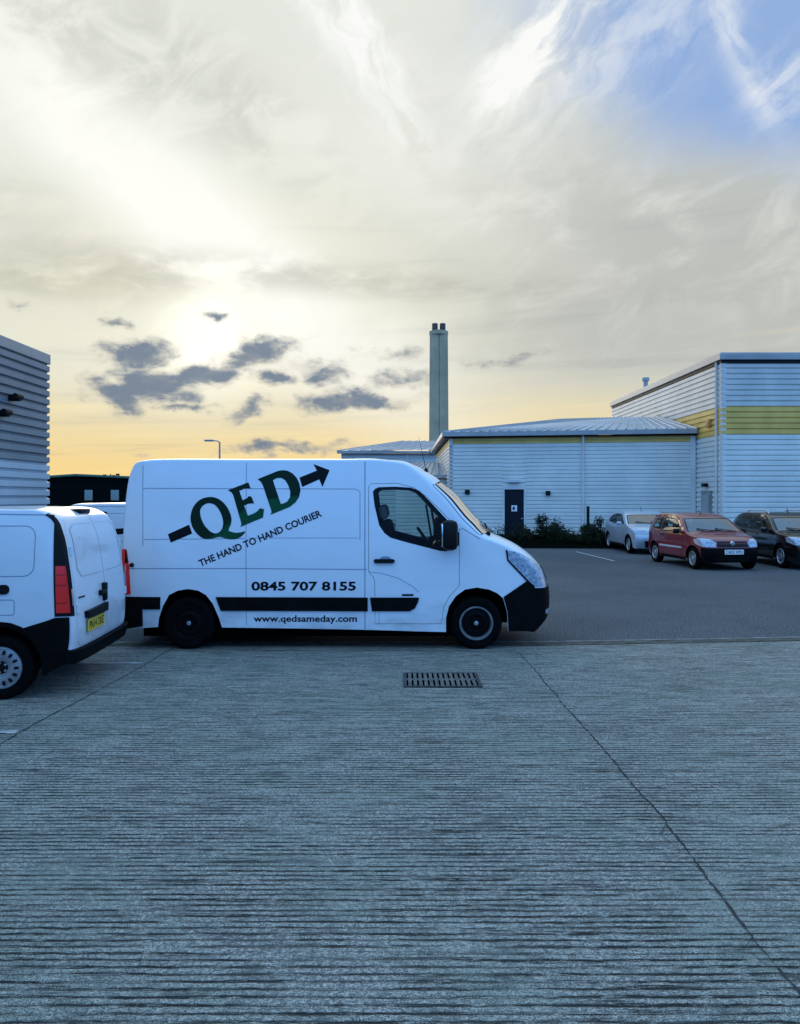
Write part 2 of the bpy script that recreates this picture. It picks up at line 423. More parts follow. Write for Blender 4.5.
def skin(mb, f, outline, holes=(), step=(.1, .1), off=0.0, skirt=0.0, grid=True):
    """triangulate a flat outline, with holes, and lay it on the surface f(u, v, off)"""
    su, sv = step
    loops = [resample([(u/su, v/sv) for u, v in L]) for L in (outline, *holes)]
    pts = []; edges = []
    for L in loops:
        b = len(pts); pts += [Vector(q) for q in L]
        edges += [(b+i, b+(i+1) % len(L)) for i in range(len(L))]
    if grid:
        xs = [q[0] for q in loops[0]]; ys = [q[1] for q in loops[0]]
        segs = [(L[i], L[(i+1) % len(L)]) for L in loops for i in range(len(L))]
        for i in range(math.floor(min(xs)), math.ceil(max(xs))+1):
            for j in range(math.floor(min(ys)), math.ceil(max(ys))+1):
                p = (i, j)
                if inside(p, loops):
                    if all(abs(a[0]-i) > 2.2 or abs(a[1]-j) > 2.2 or segd(p, a, b) > .4 for a, b in segs): pts.append(Vector(p))
    vs, es, fs, *_ = delaunay_2d_cdt(pts, edges, [], 0, 1e-6)
    keep = []
    for g in fs:
        c = (sum(vs[i][0] for i in g)/len(g), sum(vs[i][1] for i in g)/len(g))
        if inside(c, loops): keep.append(tuple(g))
    P = [f(v[0]*su, v[1]*sv, off) for v in vs]
    # face outwards
    n0 = Vector((0, 0, 0))
    if keep:
        g = keep[len(keep)//2]
        a, b, c = (Vector(P[i]) for i in g[:3]); nn = (b-a).cross(c-a)
        vm = vs[g[0]]; o2 = Vector(f(vm[0]*su, vm[1]*sv, off+.05))-a
        if nn.dot(o2) < 0: keep = [tuple(reversed(g)) for g in keep]
    if skirt > 0:
        cnt = {}
        for g in keep:
            for i in range(len(g)):
                a, b = g[i], g[(i+1) % len(g)]
                if (b, a) in cnt: del cnt[(b, a)]
                else: cnt[(a, b)] = 1
        m = {}
        for a, b in list(cnt):
            for q in (a, b):
                if q not in m:
                    m[q] = len(P); P.append(f(vs[q][0]*su, vs[q][1]*sv, off-skirt))
            keep.append((b, a, m[a], m[b]))
    mb.add(P, keep)
    return mb
def ribbon(mb, f, path, w, step=.08, off=.002, closed=False):
    """a thin band along a path drawn on the surface f; w in path units"""
    p = [(a[0], a[1]) for a in path]
    q = [(u*step, v*step) for u, v in resample([(u/step, v/step) for u, v in p], closed)]
    n = len(q); L = []
    for i in range(n):
        a = q[(i-1) % n] if (closed or i > 0) else q[i]; b = q[(i+1) % n] if (closed or i < n-1) else q[i]
        d = math.hypot(b[0]-a[0], b[1]-a[1]) or 1; nx, ny = -(b[1]-a[1])/d, (b[0]-a[0])/d
        L.append((f(q[i][0]+nx*w/2, q[i][1]+ny*w/2, off), f(q[i][0]-nx*w/2, q[i][1]-ny*w/2, off)))
    vs = [v for e in L for v in e]; fs = []
    for i in range(n if closed else n-1):
        j = (i+1) % n; fs.append((2*i, 2*i+1, 2*j+1, 2*j))
    mb.add(vs, fs)
def text_geo(txt, bold=0.0):
    """(verts, faces) of a line of lettering scaled to the unit box width x cap height"""
    cu = bpy.data.curves.new('lettering', 'FONT'); cu.body = txt; cu.offset = bold; cu.resolution_u = 3
    o = bpy.data.objects.new('lettering', cu); COL.objects.link(o)
    dg = bpy.context.evaluated_depsgraph_get(); me = bpy.data.meshes.new_from_object(o.evaluated_get(dg))
    v = [tuple(q.co) for q in me.vertices]; f = [tuple(p.vertices) for p in me.polygons]
    bpy.data.objects.remove(o); bpy.data.curves.remove(cu); bpy.data.meshes.remove(me)
    x0 = min(q[0] for q in v); x1 = max(q[0] for q in v); y0 = 0.0; y1 = max(q[1] for q in v)
    return [((q[0]-x0)/(x1-x0), (q[1]-y0)/(y1-y0)) for q in v], f

def smooth_loop(pts, k=4):
    """closed Catmull-Rom through the points"""
    n = len(pts); o = []
    for i in range(n):
        p0, p1, p2, p3 = (pts[(i+j-1) % n] for j in range(4))
        for q in range(k):
            t = q/k
            o.append(tuple(.5*((2*p1[d])+(-p0[d]+p2[d])*t+(2*p0[d]-5*p1[d]+4*p2[d]-p3[d])*t*t+(-p0[d]+3*p1[d]-3*p2[d]+p3[d])*t**3) for d in (0, 1)))
    return o

# ------------------------------------------------------------------ vehicle surface
class Shape:
    """side skins at y = +-W(x, z) joined over the top by a strip that runs rear bumper, roof, bonnet, front bumper.
    rows: (x, z, dx, dz, n): edge of the side, how far the middle stands off it, how square the section is"""
    def __init__(s, rows, Wf): s.r = rows; s.W = Wf; s.T = len(rows)-1
    def row(s, t):
        t = max(0, min(s.T, t)); i = min(int(t), s.T-1); u = t-i
        a = s.r[max(i-1, 0)]; b = s.r[i]; c = s.r[i+1]; d = s.r[min(i+2, s.T)]
        L0 = math.hypot(b[0]-a[0], b[1]-a[1]) or 1e-6; L1 = math.hypot(c[0]-b[0], c[1]-b[1]) or 1e-6; L2 = math.hypot(d[0]-c[0], d[1]-c[1]) or 1e-6
        o = []
        for k in range(5):
            if k < 2:
                m1 = ((b[k]-a[k])/L0*L1+(c[k]-b[k])/L1*L0)/(L0+L1)*L1 if i > 0 else (c[k]-b[k])
                m2 = ((c[k]-b[k])/L1*L2+(d[k]-c[k])/L2*L1)/(L1+L2)*L1 if i < s.T-1 else (c[k]-b[k])
                m1 *= min(1, 2.5*L0/L1); m2 *= min(1, 2.5*L2/L1)
                h = (2*u**3-3*u*u+1)*b[k]+(u**3-2*u*u+u)*m1+(-2*u**3+3*u*u)*c[k]+(u**3-u*u)*m2
            else: h = b[k]+(c[k]-b[k])*(u*u*(3-2*u))
            o.append(h)
        return o
    def E(s, t): return tuple(s.row(t)[:2])
    def Eseq(s, a, b, st=.125):
        n = max(1, int(round(abs(b-a)/st))); return [s.E(a+(b-a)*i/n) for i in range(n+1)]
    def _side(s, x, z, g): return Vector((x, g*s.W(x, z), z))
    def side(s, g):
        def f(x, z, off=0.0):
            p = s._side(x, z, g)
            if off == 0: return p
            e = .01
            du = s._side(x+e, z, g)-s._side(x-e, z, g); dv = s._side(x, z+e, g)-s._side(x, z-e, g)
            n = du.cross(dv).normalized()
            if n.y*g < 0: n = -n
            return p+n*off
        return f
    def _strip(s, t, q):
        x, z, dx, dz, n = s.row(t); th = max(-1, min(1, q))*math.pi/2
        w = math.copysign(abs(math.sin(th))**(2/n), th); c = max(0, math.cos(th))**(2/n)
        return Vector((x+dx*c, w*s.W(x, z), z+dz*c))
    def sq(s, t, w):
        n = s.row(t)[4]; return math.copysign(math.asin(min(1, abs(w))**(n/2))*2/math.pi, w)
    def strip(s, t, q, off=0.0):
        p = s._strip(t, q)
        if off == 0: return p
        e = .02
        du = s._strip(t+e, q)-s._strip(t-e, q); dv = s._strip(t, q+e)-s._strip(t, q-e)
        n = du.cross(dv)
        if n.length < 1e-9: return p
        n.normalize()
        m = s.E(s.T/2); cx = (s.r[0][0]+s.r[-1][0])/2
        if n.dot(p-Vector((cx, 0, .7))) < 0: n = -n
        return p+n*off
    def stripw(s, t, w, off=0.0): return s.strip(t, s.sq(t, w), off)
    def tz(s, z, a, b):
        """row number between a and b at which the edge passes height z"""
        fa = s.E(a)[1]-z
        for _ in range(40):
            m = (a+b)/2; fm = s.E(m)[1]-z
            if fa*fm <= 0: b = m
            else: a = m; fa = fm
        return (a+b)/2
    def tx(s, xx, a, b):
        fa = s.E(a)[0]-xx
        for _ in range(40):
            m = (a+b)/2; fm = s.E(m)[0]-xx
            if fa*fm <= 0: b = m
            else: a = m; fa = fm
        return (a+b)/2
    def body(s, bottom, side_holes, strip_holes, step=.09):
        mb = MB(); o = s.Eseq(0, s.T)+list(bottom)
        for g in (-1, 1): skin(mb, s.side(g), o, side_holes, (step, step))
        tt = .125
        outl = [(0, -1), (s.T, -1), (s.T, 1), (0, 1)]
        skin(mb, s.strip, outl, strip_holes, (tt, .05))
        return mb
    def spatch(s, poly):
        """(t, w) outline -> (t, s) outline, finely split"""
        q = [(t*.25, w*.08) for t, w in resample([(t/.25, w/.08) for t, w in poly])]
        return [(t, s.sq(t, w)) for t, w in q]

def arch(cx, cz, r, zb, n=14, sx=1.0):
    """wheel arch opening from front to rear along the sill at height zb"""
    a0 = math.asin(max(-1, min(1, (zb-cz)/r))); o = []
    for i in range(n+1):
        a = a0+(math.pi-2*a0)*i/n; o.append((cx+r*sx*math.cos(a), cz+r*math.sin(a)))
    return o
def rrect(x0, x1, z0, z1, r, n=4):
    o = []
    for (cx, cz, a0) in ((x1-r, z1-r, 0), (x0+r, z1-r, 90), (x0+r, z0+r, 180), (x1-r, z0+r, 270)):
        for i in range(n+1):
            a = R(a0+90*i/n); o.append((cx+r*math.cos(a), cz+r*math.sin(a)))
    return o

def make_wheel(root, x, y, r, width, out, style):
    """one wheel: tyre and rim; out = +-1 side it faces"""
    w = empty('wheel', (x, y, r), 0, root); h = width/2
    t = MB(); rr = r*.64
    t.lathe([(rr, -h*.8), (r*.80, -h), (r*.93, -h*.95), (r*.985, -h*.75), (r, -h*.35), (r, h*.35), (r*.985, h*.75), (r*.93, h*.95), (r*.80, h), (rr, h*.8)], 'y', n=48, closed=True)
    t.build('tyre', M_tyre, w, 50)
    m = MB(); o = out*h
    def pr(*a): return [(q[0]*rr, o*q[1]) for q in a]
    if style in ('steel', 'plain'):
        m.lathe(pr((1.02, .80), (1.0, .92), (.93, .92), (.90, .70), (.86, .55)), 'y', n=48)
        m.build('rim', M_rim_k if style == 'steel' else M_rim_d, w, 40)
        d = MB(); d.lathe(pr((.87, .56), (.80, .50), (.62, .68), (.50, .70), (.42, .35), (.26, .35), (.24, .72), (.0, .76)), 'y', n=48)
        for k in range(12):
            a = 2*math.pi*k/12
            d.lathe([(.0, o*.735), (.018, o*.735), (.022, o*.60)], 'y', (math.cos(a)*rr*.55, 0, math.sin(a)*rr*.55), 8)
        d.build('hub', M_rim_d, w, 40)
        c = MB(); c.lathe(pr((.13, .60), (.13, .80), (.0, .84)), 'y', n=16); c.build('hub_cap', M_rim_s, w, 40)
    elif style == 'cover':
        m.lathe(pr((1.03, .80), (1.0, .93), (.92, .95), (.88, .80), (.84, .82), (.60, .92), (.45, .84), (.40, .62), (.0, .60)), 'y', n=48)
        m.build('rim', M_rim_s, w, 40)
        d = MB()
        for k in range(14):
            a = 2*math.pi*k/14
            M = Matrix.Rotation(-a, 4, 'Y') @ Matrix.Translation((rr*.75, o*.885, 0)) @ Matrix.Rotation(out*R(-9), 4, 'Z')
            d.prism(rrect(-.022, .022, -.013, .013, .011), -.008, .008, M @ Matrix.Rotation(R(90), 4, 'X'))
        d.build('vent', M_trim, w)
        c = MB(); c.lathe(pr((.34, .60), (.30, .68), (.12, .70), (.0, .70)), 'y', n=8); c.build('hub', M_trim, w, 40)
        for k in range(5):
            a = 2*math.pi*k/5
            b = MB(); b.lathe([(0, o*.74), (.012, o*.74), (.014, o*.58)], 'y', (math.cos(a)*rr*.24, 0, math.sin(a)*rr*.24), 8); b.build('wheel_nut', M_chrome, w)
    else:
        ns = style
        m.lathe(pr((1.03, .80), (1.0, .93), (.92, .93), (.86, .70), (.84, .3)), 'y', n=40)
        m.lathe(pr((.26, .3), (.26, .74), (.18, .82), (.0, .82)), 'y', n=20)
        for k in range(ns):
            a = 2*math.pi*k/ns; hw = rr*(.95/ns)
            vs = []
            for (q, hh, k2) in ((.18, .74, 1.0), (.55, .72, .75), (.92, .80, .9)):
                for sgn in (-1, 1):
                    for dep in (0, .25): vs.append((q*rr, o*(hh-dep), sgn*hw*k2))
            Mx = Matrix.Rotation(-a, 4, 'Y'); vs = [Mx @ Vector(q) for q in vs]
            fs = []
            for b in (0, 4): fs += [(b, b+2, b+6, b+4), (b, b+1, b+5, b+4), (b+2, b+3, b+7, b+6)]
            m.add(vs, fs)
        m.build('rim', M_rim_s, w, 40)
        d = MB(); d.lathe([(rr*.85, o*.35), (0, o*.35)], 'y', n=32); d.build('brake_disc', M_rim_d, w)
    return w
def number_plate(root, txt, mat, w=.52, h=.111, mtx=None):
    """plate in the local x (across), y (up) plane, facing +z, moved by mtx"""
    p = MB(); p.prism(rrect(-w/2, w/2, -h/2, h/2, .015), 0, .008, mtx); po = p.build('number_plate', mat, root)
    v, f = text_geo(txt, .012); tw, th = w*.88, h*.66
    t = MB(); t.add([mtx @ Vector((-tw/2+a*tw, -th/2+b*th, .0095)) for a, b in v], f); t.build('lettering', M_ink, po)
    return po
def seat(root, x, y, z, h=.62, col=M_seat):
    m = MB(); lean = Matrix.Translation((x, y, z)) @ Matrix.Rotation(R(-12), 4, 'Y')
    m.box(-.25, .27, -.24, .24, -.16, .02, .05, Matrix.Translation((x+.22, y, z)))
    m.box(-.08, .08, -.24, .24, 0, h, .06, lean)
    s = m.build('seat', col, root, 40)
    k = MB(); k.box(-.06, .06, -.14, .14, h+.03, h+.22, .05, lean); k.build('headrest', M_seat2, s, 40)
    return s
def mirror_unit(root, x, y, z, w, h, d, g, mat):
    m = MB(); m.box(x-d/2, x+d/2, y-w/2, y+w/2, z-h/2, z+h/2, min(w, h, d)*.33)
    m.box(x-d*.2, x+d*.3, y-g*(w/2+.10), y-g*w/2+g*.02, z-h*.35, z-h*.05, .008) if g > 0 else m.box(x-d*.2, x+d*.3, y+w/2-.02, y+w/2+.10, z-h*.35, z-h*.05, .008)
    o = m.build('wing_mirror', mat, root, 40)
    k = MB(); k.box(x-d/2-.006, x-d/2+.01, y-w*.40, y+w*.40, z-h*.38, z+h*.38, .004); k.build('mirror_glass', M_chrome, o, 40)
    return o

# ================================================================== SETTING
def sheet(name, poly, z, mat):
    m = MB(); m.add([(x, y, z) for x, y in poly], [tuple(range(len(poly)))]); return tag(m.build(name, mat), kind='structure')
sheet('ground', [(-2500, -600), (2500, -600), (2500, 4500), (-2500, 4500)], 0.0, M_tar)
edge = [(-14, 10.42), (0, 10.44), (1.9, 10.46), (5.3, 10.80), (26, 11.9)]
sheet('concrete_apron', [(-14, -9), (26, -9)]+edge[::-1], .004, M_cg)
def strip_on_ground(mb, path, w, z, jit=0.0, seg=.06, wj=0.0):
    q = []
    for i in range(len(path)-1):
        a, b = Vector(path[i]), Vector(path[i+1]); n = max(1, int((b-a).length/seg))
        q += [a+(b-a)*k/n for k in range(n)]
    q.append(Vector(path[-1])); dr = 0.0; vs = []
    for i, p in enumerate(q):
        d = (q[min(i+1, len(q)-1)]-q[max(i-1, 0)]).normalized(); nrm = Vector((-d.y, d.x))
        dr = dr*.85+random.uniform(-1, 1)*jit; hw = w/2*(1+random.uniform(-wj, wj)); p = p+nrm*dr
        vs += [(p.x+nrm.x*hw, p.y+nrm.y*hw, z), (p.x-nrm.x*hw, p.y-nrm.y*hw, z)]
    mb.add(vs, [(2*i, 2*i+1, 2*i+3, 2*i+2) for i in range(len(q)-1)])
j = MB()
strip_on_ground(j, [(1.50, 9.95), (1.56, 6.5), (1.59, 5.0), (1.57, 3.6), (1.55, 1.0), (1.55, -6)], .010, .008, .006, .035, .8)
strip_on_ground(j, [(-2.92, 10.3), (-3.0, 8.5), (-3.14, 6.7), (-3.2, 1)], .012, .008, .004, .05, .6)
strip_on_ground(j, [(1.58, 4.75), (1.50, 4.6), (1.54, 4.45)], .004, .009, .006, .04, .6)
strip_on_ground(j, [(1.57, 3.55), (1.50, 3.45), (1.53, 3.3)], .004, .009, .008, .04, .6)
strip_on_ground(j, [(1.50, 9.95), (1.35, 10.1), (.9, 10.13), (-2.0, 10.12), (-2.9, 10.16)], .012, .008, .004, .08, .5)
tag(j.build('slab_joint', M_joint), kind='structure')
e = MB(); strip_on_ground(e, [(p[0], p[1]+.27) for p in edge], .055, .010, .005, .12, .8); tag(e.build('concrete_kerb', M_lip), kind='structure')
e = MB(); strip_on_ground(e, [(p[0], p[1]+.12) for p in edge], .22, .008, .008, .12, .15); tag(e.build('gutter', M_gutter), kind='structure')
pl = MB()
strip_on_ground(pl, [(-7.0, 9.36), (-3.0, 9.34)], .055, .012, .002, .1, .25)
strip_on_ground(pl, [(-4.2, 6.62), (-3.16, 6.60)], .07, .012, .003, .05, .4)
tag(pl.build('painted_line', M_line), kind='structure')
pl = MB()
for X0 in (6.4, 9.95, 13.2): strip_on_ground(pl, [(X0-.15, 28.4), (X0+.1, 24.3)], .07, .012, .002, .2, .25)
tag(pl.build('bay_marking', M_line), kind='structure')

# ---- metal cladding
def cladding(p0, p1, z0, z1, per=.2, dep=.03, out=1):
    """profiled sheet between plan points p0 and p1; ribs run level; out picks the side they face"""
    a, b = Vector(p0), Vector(p1); d = (b-a).normalized(); n = Vector((d.y, -d.x))*out
    prof = []; k = int(round((z1-z0)/per)); q = (z1-z0)/k
    for i in range(k):
        zz = z0+i*q; prof += [(zz, 0), (zz+q*.12, dep), (zz+q*.72, dep), (zz+q*.84, 0)]
    prof.append((z1, 0))
    m = MB(); vs = []
    for z, h in prof: vs += [(a.x+n.x*h, a.y+n.y*h, z), (b.x+n.x*h, b.y+n.y*h, z)]
    m.add(vs, [(2*i, 2*i+1, 2*i+3, 2*i+2) for i in range(len(prof)-1)])
    m.add([(*a, z0), (*b, z0), (*b, z1), (*a, z1)], [])
    return m
def vbox(m, p, r, z0, z1): m.box(p[0]-r, p[0]+r, p[1]-r, p[1]+r, z0, z1)
def ribbed_roof(m, quad, nrib, h=.05):
    """flat roof plane (two eaves corners, two ridge corners) with raised seams up the slope"""
    A, B, C, D_ = (Vector(q) for q in quad); n = (B-A).cross(D_-A).normalized()
    if n.z < 0: n = -n
    m.add([A, B, C, D_], [(0, 1, 2, 3)])
    for i in range(nrib+1):
        u = (i+.02)/(nrib+.04); p = A.lerp(B, u); q = D_.lerp(C, u); d = (B-A).normalized()*.035
        m.add([p-d, p+d, q+d, q-d, p-d*.6+n*h, p+d*.6+n*h, q+d*.6+n*h, q-d*.6+n*h], [(0, 1, 5, 4), (1, 2, 6, 5), (2, 3, 7, 6), (3, 0, 4, 7), (4, 5, 6, 7)])

# ---- tall unit on the right
XW, YC = 12.36, 30.7
tall = tag(empty('warehouse', (XW, YC, 0)), 'tall pale ribbed metal warehouse with a wide yellow band, behind the parked cars', 'warehouse', 'grey metal units')
def L(o, root): o.parent = root; o.matrix_parent_inverse = Matrix.Translation(root.location).inverted(); return o
def bld(mb, name, mat, root, smooth=None, parent=None):
    o = mb.build(name, mat, None, smooth)
    # children keep world coordinates in their meshes: shift them into the root's frame
    o.data.transform(Matrix.Translation(-root.location)); o.parent = parent or root
    return o
ZE = 7.22
YB, XR = 46.5, 27.0
for (a, b, o) in (((XW, YC), (XW, YB), -1), ((XW, YC), (XR, YC), 1)):
    bld(cladding(a, b, 0.15, 4.35, .2, .045, o), 'lower_cladding', M_clad2, tall)
    bld(cladding(a, b, 4.352, 5.42, .2, .045, o), 'yellow_band', M_yellow, tall)
    bld(cladding(a, b, 5.422, ZE-.12, .2, .045, o), 'upper_cladding', M_clad, tall)
w = MB(); w.box(XW+.01, XR, YC+.01, YB, 0, ZE-.1); bld(w, 'wall', M_cladm, tall)
m = MB(); m.box(XW-.035, XW+.16, YC-.036, YC+.20, .15, ZE-.1, .01); bld(m, 'corner_trim', M_trimw, tall)
m = MB(); m.box(XW-.14, XR, YC-.16, YB+.1, ZE-.02, ZE+.20, .02); bld(m, 'fascia', M_fascia, tall)
m = MB(); m.box(XW-.06, XR, YC-.08, YB, ZE-.13, ZE-.025); bld(m, 'soffit_shade', M_trim, tall)  # black strip paints in the shadow line below the fascia
m = MB(); m.box(XW-.1, XR, YC-.1, YB, ZE+.205, ZE+.26); bld(m, 'roof', M_roof, tall)
m = MB(); m.tube([(XW-.09, YC+.35, .2), (XW-.09, YC+.35, ZE-.05)], .05); bld(m, 'downpipe', M_trimw, tall, 40)
m = MB(); m.lathe([(.12, ZE), (.12, ZE+.85), (.19, ZE+.85), (.19, ZE+1.02), (0, ZE+1.04)], 'z', (XW+.6, YC+11.5, 0), 14); bld(m, 'roof_vent', M_fascia, tall, 40)
m = MB(); m.box(XW-.10, XW-.03, YC+.9, YC+1.9, .1, 2.2, .01); dd = bld(m, 'side_door', M_cladm, tall)
m = MB(); m.box(XW-.13, XW-.102, YC+1.02, YC+1.78, .3, 2.05, .005); bld(m, 'door_panel', M_fascia, tall, None, dd)
m = MB(); m.box(XW-.22, XW-.035, YC+1.25, YC+1.6, 2.36, 2.50, .03); bld(m, 'wall_lamp', M_trim, tall, 40)
m = MB(); m.box(XW-.16, XW-.035, YC+.95, YC+1.25, 4.72, 5.04, .03); bld(m, 'alarm_box', M_alarm, tall, 40)

# ---- low unit with the navy door
PL, PR = (2.19, 35.0), (XW-.05, 33.3); BK = 48.0
low = tag(empty('low_unit', (7.2, 34.2, 0)), 'low pale ribbed metal unit with a navy door and thin yellow band under the eaves', 'industrial unit', 'grey metal units')
def lowp(u, off=0.0):
    d = Vector((PR[0]-PL[0], PR[1]-PL[1])); n = Vector((d.y, -d.x)).normalized(); q = Vector(PL)+d*u+n*off; return (q.x, q.y)
def lowu(px): # distance along the front at the bearing of a picture column
    k = (px-400)/800; d = (PR[0]-PL[0], PR[1]-PL[1]); return (k*PL[1]-PL[0])/(d[0]-k*d[1])
ZL = 4.62
DU0, DU1 = lowu(502.5), lowu(526)
bld(cladding(lowp(0), lowp(DU0), .15, 4.25, .165, .04, 1), 'front_cladding', M_clad2, low)
bld(cladding(lowp(DU0), lowp(DU1), 2.40, 4.25, .165, .04, 1), 'front_cladding', M_clad2, low)
bld(cladding(lowp(DU1), lowp(1), .15, 4.25, .165, .04, 1), 'front_cladding', M_clad2, low)
bld(cladding(lowp(0), lowp(1), 4.252, 4.52, .13, .026, 1), 'yellow_band', M_yellow, low)
bld(cladding(PL, (PL[0], BK), .15, 4.25, .165, .04, -1), 'side_cladding', M_clad2, low)
bld(cladding(PL, (PL[0], BK), 4.252, 4.52, .13, .026, -1), 'yellow_band', M_yellow, low)
q0, q1 = lowp(0, -.12), lowp(1, -.12)
w = MB(); w.prism([(PL[0]+.02, q0[1]), q1, (q1[0], BK), (PL[0]+.02, BK)], 0, 4.5); bld(w, 'wall', M_cladm, low)
def obox(m, u0, u1, o0, o1, z0, z1):
    a, b, c, d = lowp(u0, o0), lowp(u1, o0), lowp(u1, o1), lowp(u0, o1); m.prism([d, c, b, a], z0, z1); return m
LEN = math.hypot(PR[0]-PL[0], PR[1]-PL[1])
bld(obox(MB(), .0, .12/LEN, -.02, .04, .15, 4.5), 'corner_trim', M_trimw, low)
bld(obox(MB(), 1-.22/LEN, 1-.02/LEN, -.02, .045, .15, 4.5), 'corner_trim', M_trimw, low)
m = MB(); m.box(PL[0]-.04, PL[0]-.002, PL[1]-.02, PL[1]+.14, .15, 4.5); bld(m, 'corner_trim', M_trimw, low)
# door
fr = MB(); obox(fr, DU0, DU0+.09/LEN, -.02, .05, .1, 2.42); obox(fr, DU1-.09/LEN, DU1, -.02, .05, .1, 2.42); obox(fr, DU0+.09/LEN, DU1-.09/LEN, -.02, .049, 2.28, 2.42)
dr = bld(obox(MB(), DU0+.09/LEN, DU1-.09/LEN, -.06, -.02, .1, 2.275), 'door', M_navy, low)
bld(fr, 'frame', M_trimw, low, None, dr)
um = (DU0+DU1)/2
bld(obox(MB(), um-.12/LEN, um+.12/LEN, -.018, -.012, 1.33, 1.59), 'notice', M_plate_w, low, None, dr)
mm = MB(); c0 = lowp(um, -.008); mm.lathe([(0, 0), (.075, 0)], 'y', (c0[0], c0[1], 1.46), 20); mm.add([], []); bld(mm, 'notice_symbol', M_ink2, low, None, dr)
bld(obox(MB(), DU1-.22/LEN, DU1-.13/LEN, -.019, .02, 1.0, 1.04), 'handle', M_chrome, low, None, dr)
ul = lowu(514); bld(obox(MB(), ul-.25/LEN, ul+.25/LEN, .03, .2, 2.58, 2.68), 'wall_lamp', M_lamp, low)
for px, zz in ((548, 2.12), (467.5, 2.17)):
    u = lowu(px); m = obox(MB(), u-.10/LEN, u+.10/LEN, .03, .16, zz-.09, zz+.09); bld(m, 'wall_box', M_trim, low)
u = lowu(583); c = lowp(u, .085); m = MB(); m.tube([(c[0], c[1], .1), (c[0], c[1], ZL-.04)], .055); bld(m, 'downpipe', M_trimw, low, 40)
# eaves and hipped roof
a, b = lowp(-.03, .34), lowp(1.0, .34)
m = MB(); m.prism([a, b, lowp(1.0, .14), lowp(-.012, .14)], ZL-.04, ZL+.14); m.prism([a, lowp(-.012, .14), (PL[0]-.12, BK), (a[0], BK)], ZL-.04, ZL+.14)
bld(m, 'gutter', M_fascia, low)
m = MB(); m.prism([lowp(-.025, .13), lowp(1, .13), lowp(1, -.05), (PL[0]-.1, BK)], ZL-.10, ZL-.045); bld(m, 'soffit_shade', M_trim, low)  # matt black here stands in for shade under the eaves
Ap = (8.25, 41.0, 5.92); Bp = (XW-.1, 38.3, 5.80)
m = MB(); zt = ZL+.145
ribbed_roof(m, ((a[0], a[1], zt), (b[0], b[1], zt), Bp, Ap), 26)
ribbed_roof(m, ((a[0], BK+4, zt), (a[0], a[1], zt), Ap, (8.25, BK+4, 5.92)), 20)
m.add([(8.25, BK+4, 5.92), Ap, Bp, (XW-.1, BK+4, 5.8)], [(0, 1, 2, 3)])
bld(m, 'roof', M_roof, low)

# ---- lean-to against the low unit
an = tag(empty('lean_to', (1.2, 38, 0)), 'small pale lean-to with a ribbed sloping roof against the side of the low unit', 'lean-to')
w = MB(); w.box(-.2, PL[0]-.04, 37.4, 43, 0, 2.85); bld(w, 'wall', M_cladm, an)
bld(cladding((-.2, 37.38), (PL[0]-.04, 37.38), .1, 2.8, .165, .04, 1), 'front_cladding', M_clad2, an)
m = MB(); ribbed_roof(m, ((-.4, 37.1, 2.98), (PL[0]-.05, 37.1, 2.98), (PL[0]-.05, 42, 3.75), (.9, 42, 3.75)), 7); m.box(-.4, PL[0]-.05, 37.05, 37.2, 2.86, 2.975); bld(m, 'roof', M_roof, an)

# ---- unit far behind the van
fb = tag(empty('distant_unit', (3, 60, 0)), 'distant grey unit with a shallow hipped roof, below the chimney', 'industrial unit')
w = MB(); w.box(-4.4, 14, 60, 80, 0, 5.2); bld(w, 'wall', M_clad, fb)
bld(cladding((-4.4, 59.98), (14, 59.98), .2, 5.15, .3, .04, 1), 'front_cladding', M_clad, fb)
m = MB(); m.box(-4.7, 14.2, 59.6, 59.9, 5.2, 5.38); bld(m, 'gutter', M_fascia, fb)
m = MB()
ribbed_roof(m, ((-4.7, 59.6, 5.39), (14.2, 59.6, 5.6), (14.2, 70, 6.85), (.3, 70, 6.85)), 22)
m.add([(-4.7, 59.6, 5.39), (.3, 70, 6.85), (.3, 80, 6.85), (-4.7, 80, 5.39)], [(0, 1, 2, 3)]); bld(m, 'roof', M_roof, fb)
m = MB(); m.tube([(.55, 59.9, .2), (.55, 59.9, 5.2)], .07); bld(m, 'downpipe', M_trimw, fb)

# ---- twin-flue chimney
ch = tag(empty('chimney_stack', (5.33, 110, 0)), 'tall grey concrete chimney with two dark flues at its top', 'chimney')
m = MB(); ring = []
def chp(k, top):
    hw, hd, c = 1.22*k, .95*k, .52*k
    p = [(-hw, -hd+c), (-hw+c, -hd), (-.06, -hd), (-.05, -hd+.14), (.05, -hd+.14), (.06, -hd), (hw-c, -hd), (hw, -hd+c), (hw, hd-c), (hw-c, hd), (-hw+c, hd), (-hw, hd-c)]
    return [(x+5.33, y+110, top) for x, y in p]
zs = [(0, 1.12), (8, 1.09), (16, 1.05), (24.7, 1.0)]
for z, k in zs: ring.append(chp(k, z))
n = 12; vs = [p for r_ in ring for p in r_]; fs = [(i*n+q, i*n+(q+1) % n, (i+1)*n+(q+1) % n, (i+1)*n+q) for i in range(3) for q in range(n)]; fs.append(tuple(3*n+q for q in range(n)))
m.add(vs, fs); bld(m, 'shaft', M_conc, ch)
m = MB(); m.lathe([(1.16, 24.2), (1.30, 24.2), (1.30, 24.72), (1.16, 24.72)], 'z', (5.33, 110, 0), 8); bld(m, 'band', M_conc, ch)
for sx in (-.53, .53):
    m = MB(); m.lathe([(.40, 24.5), (.40, 25.75), (.36, 25.8), (.36, 25.0), (0, 25.0)], 'z', (5.33+sx, 110, 0), 20); bld(m, 'flue', M_iron, ch, 40)

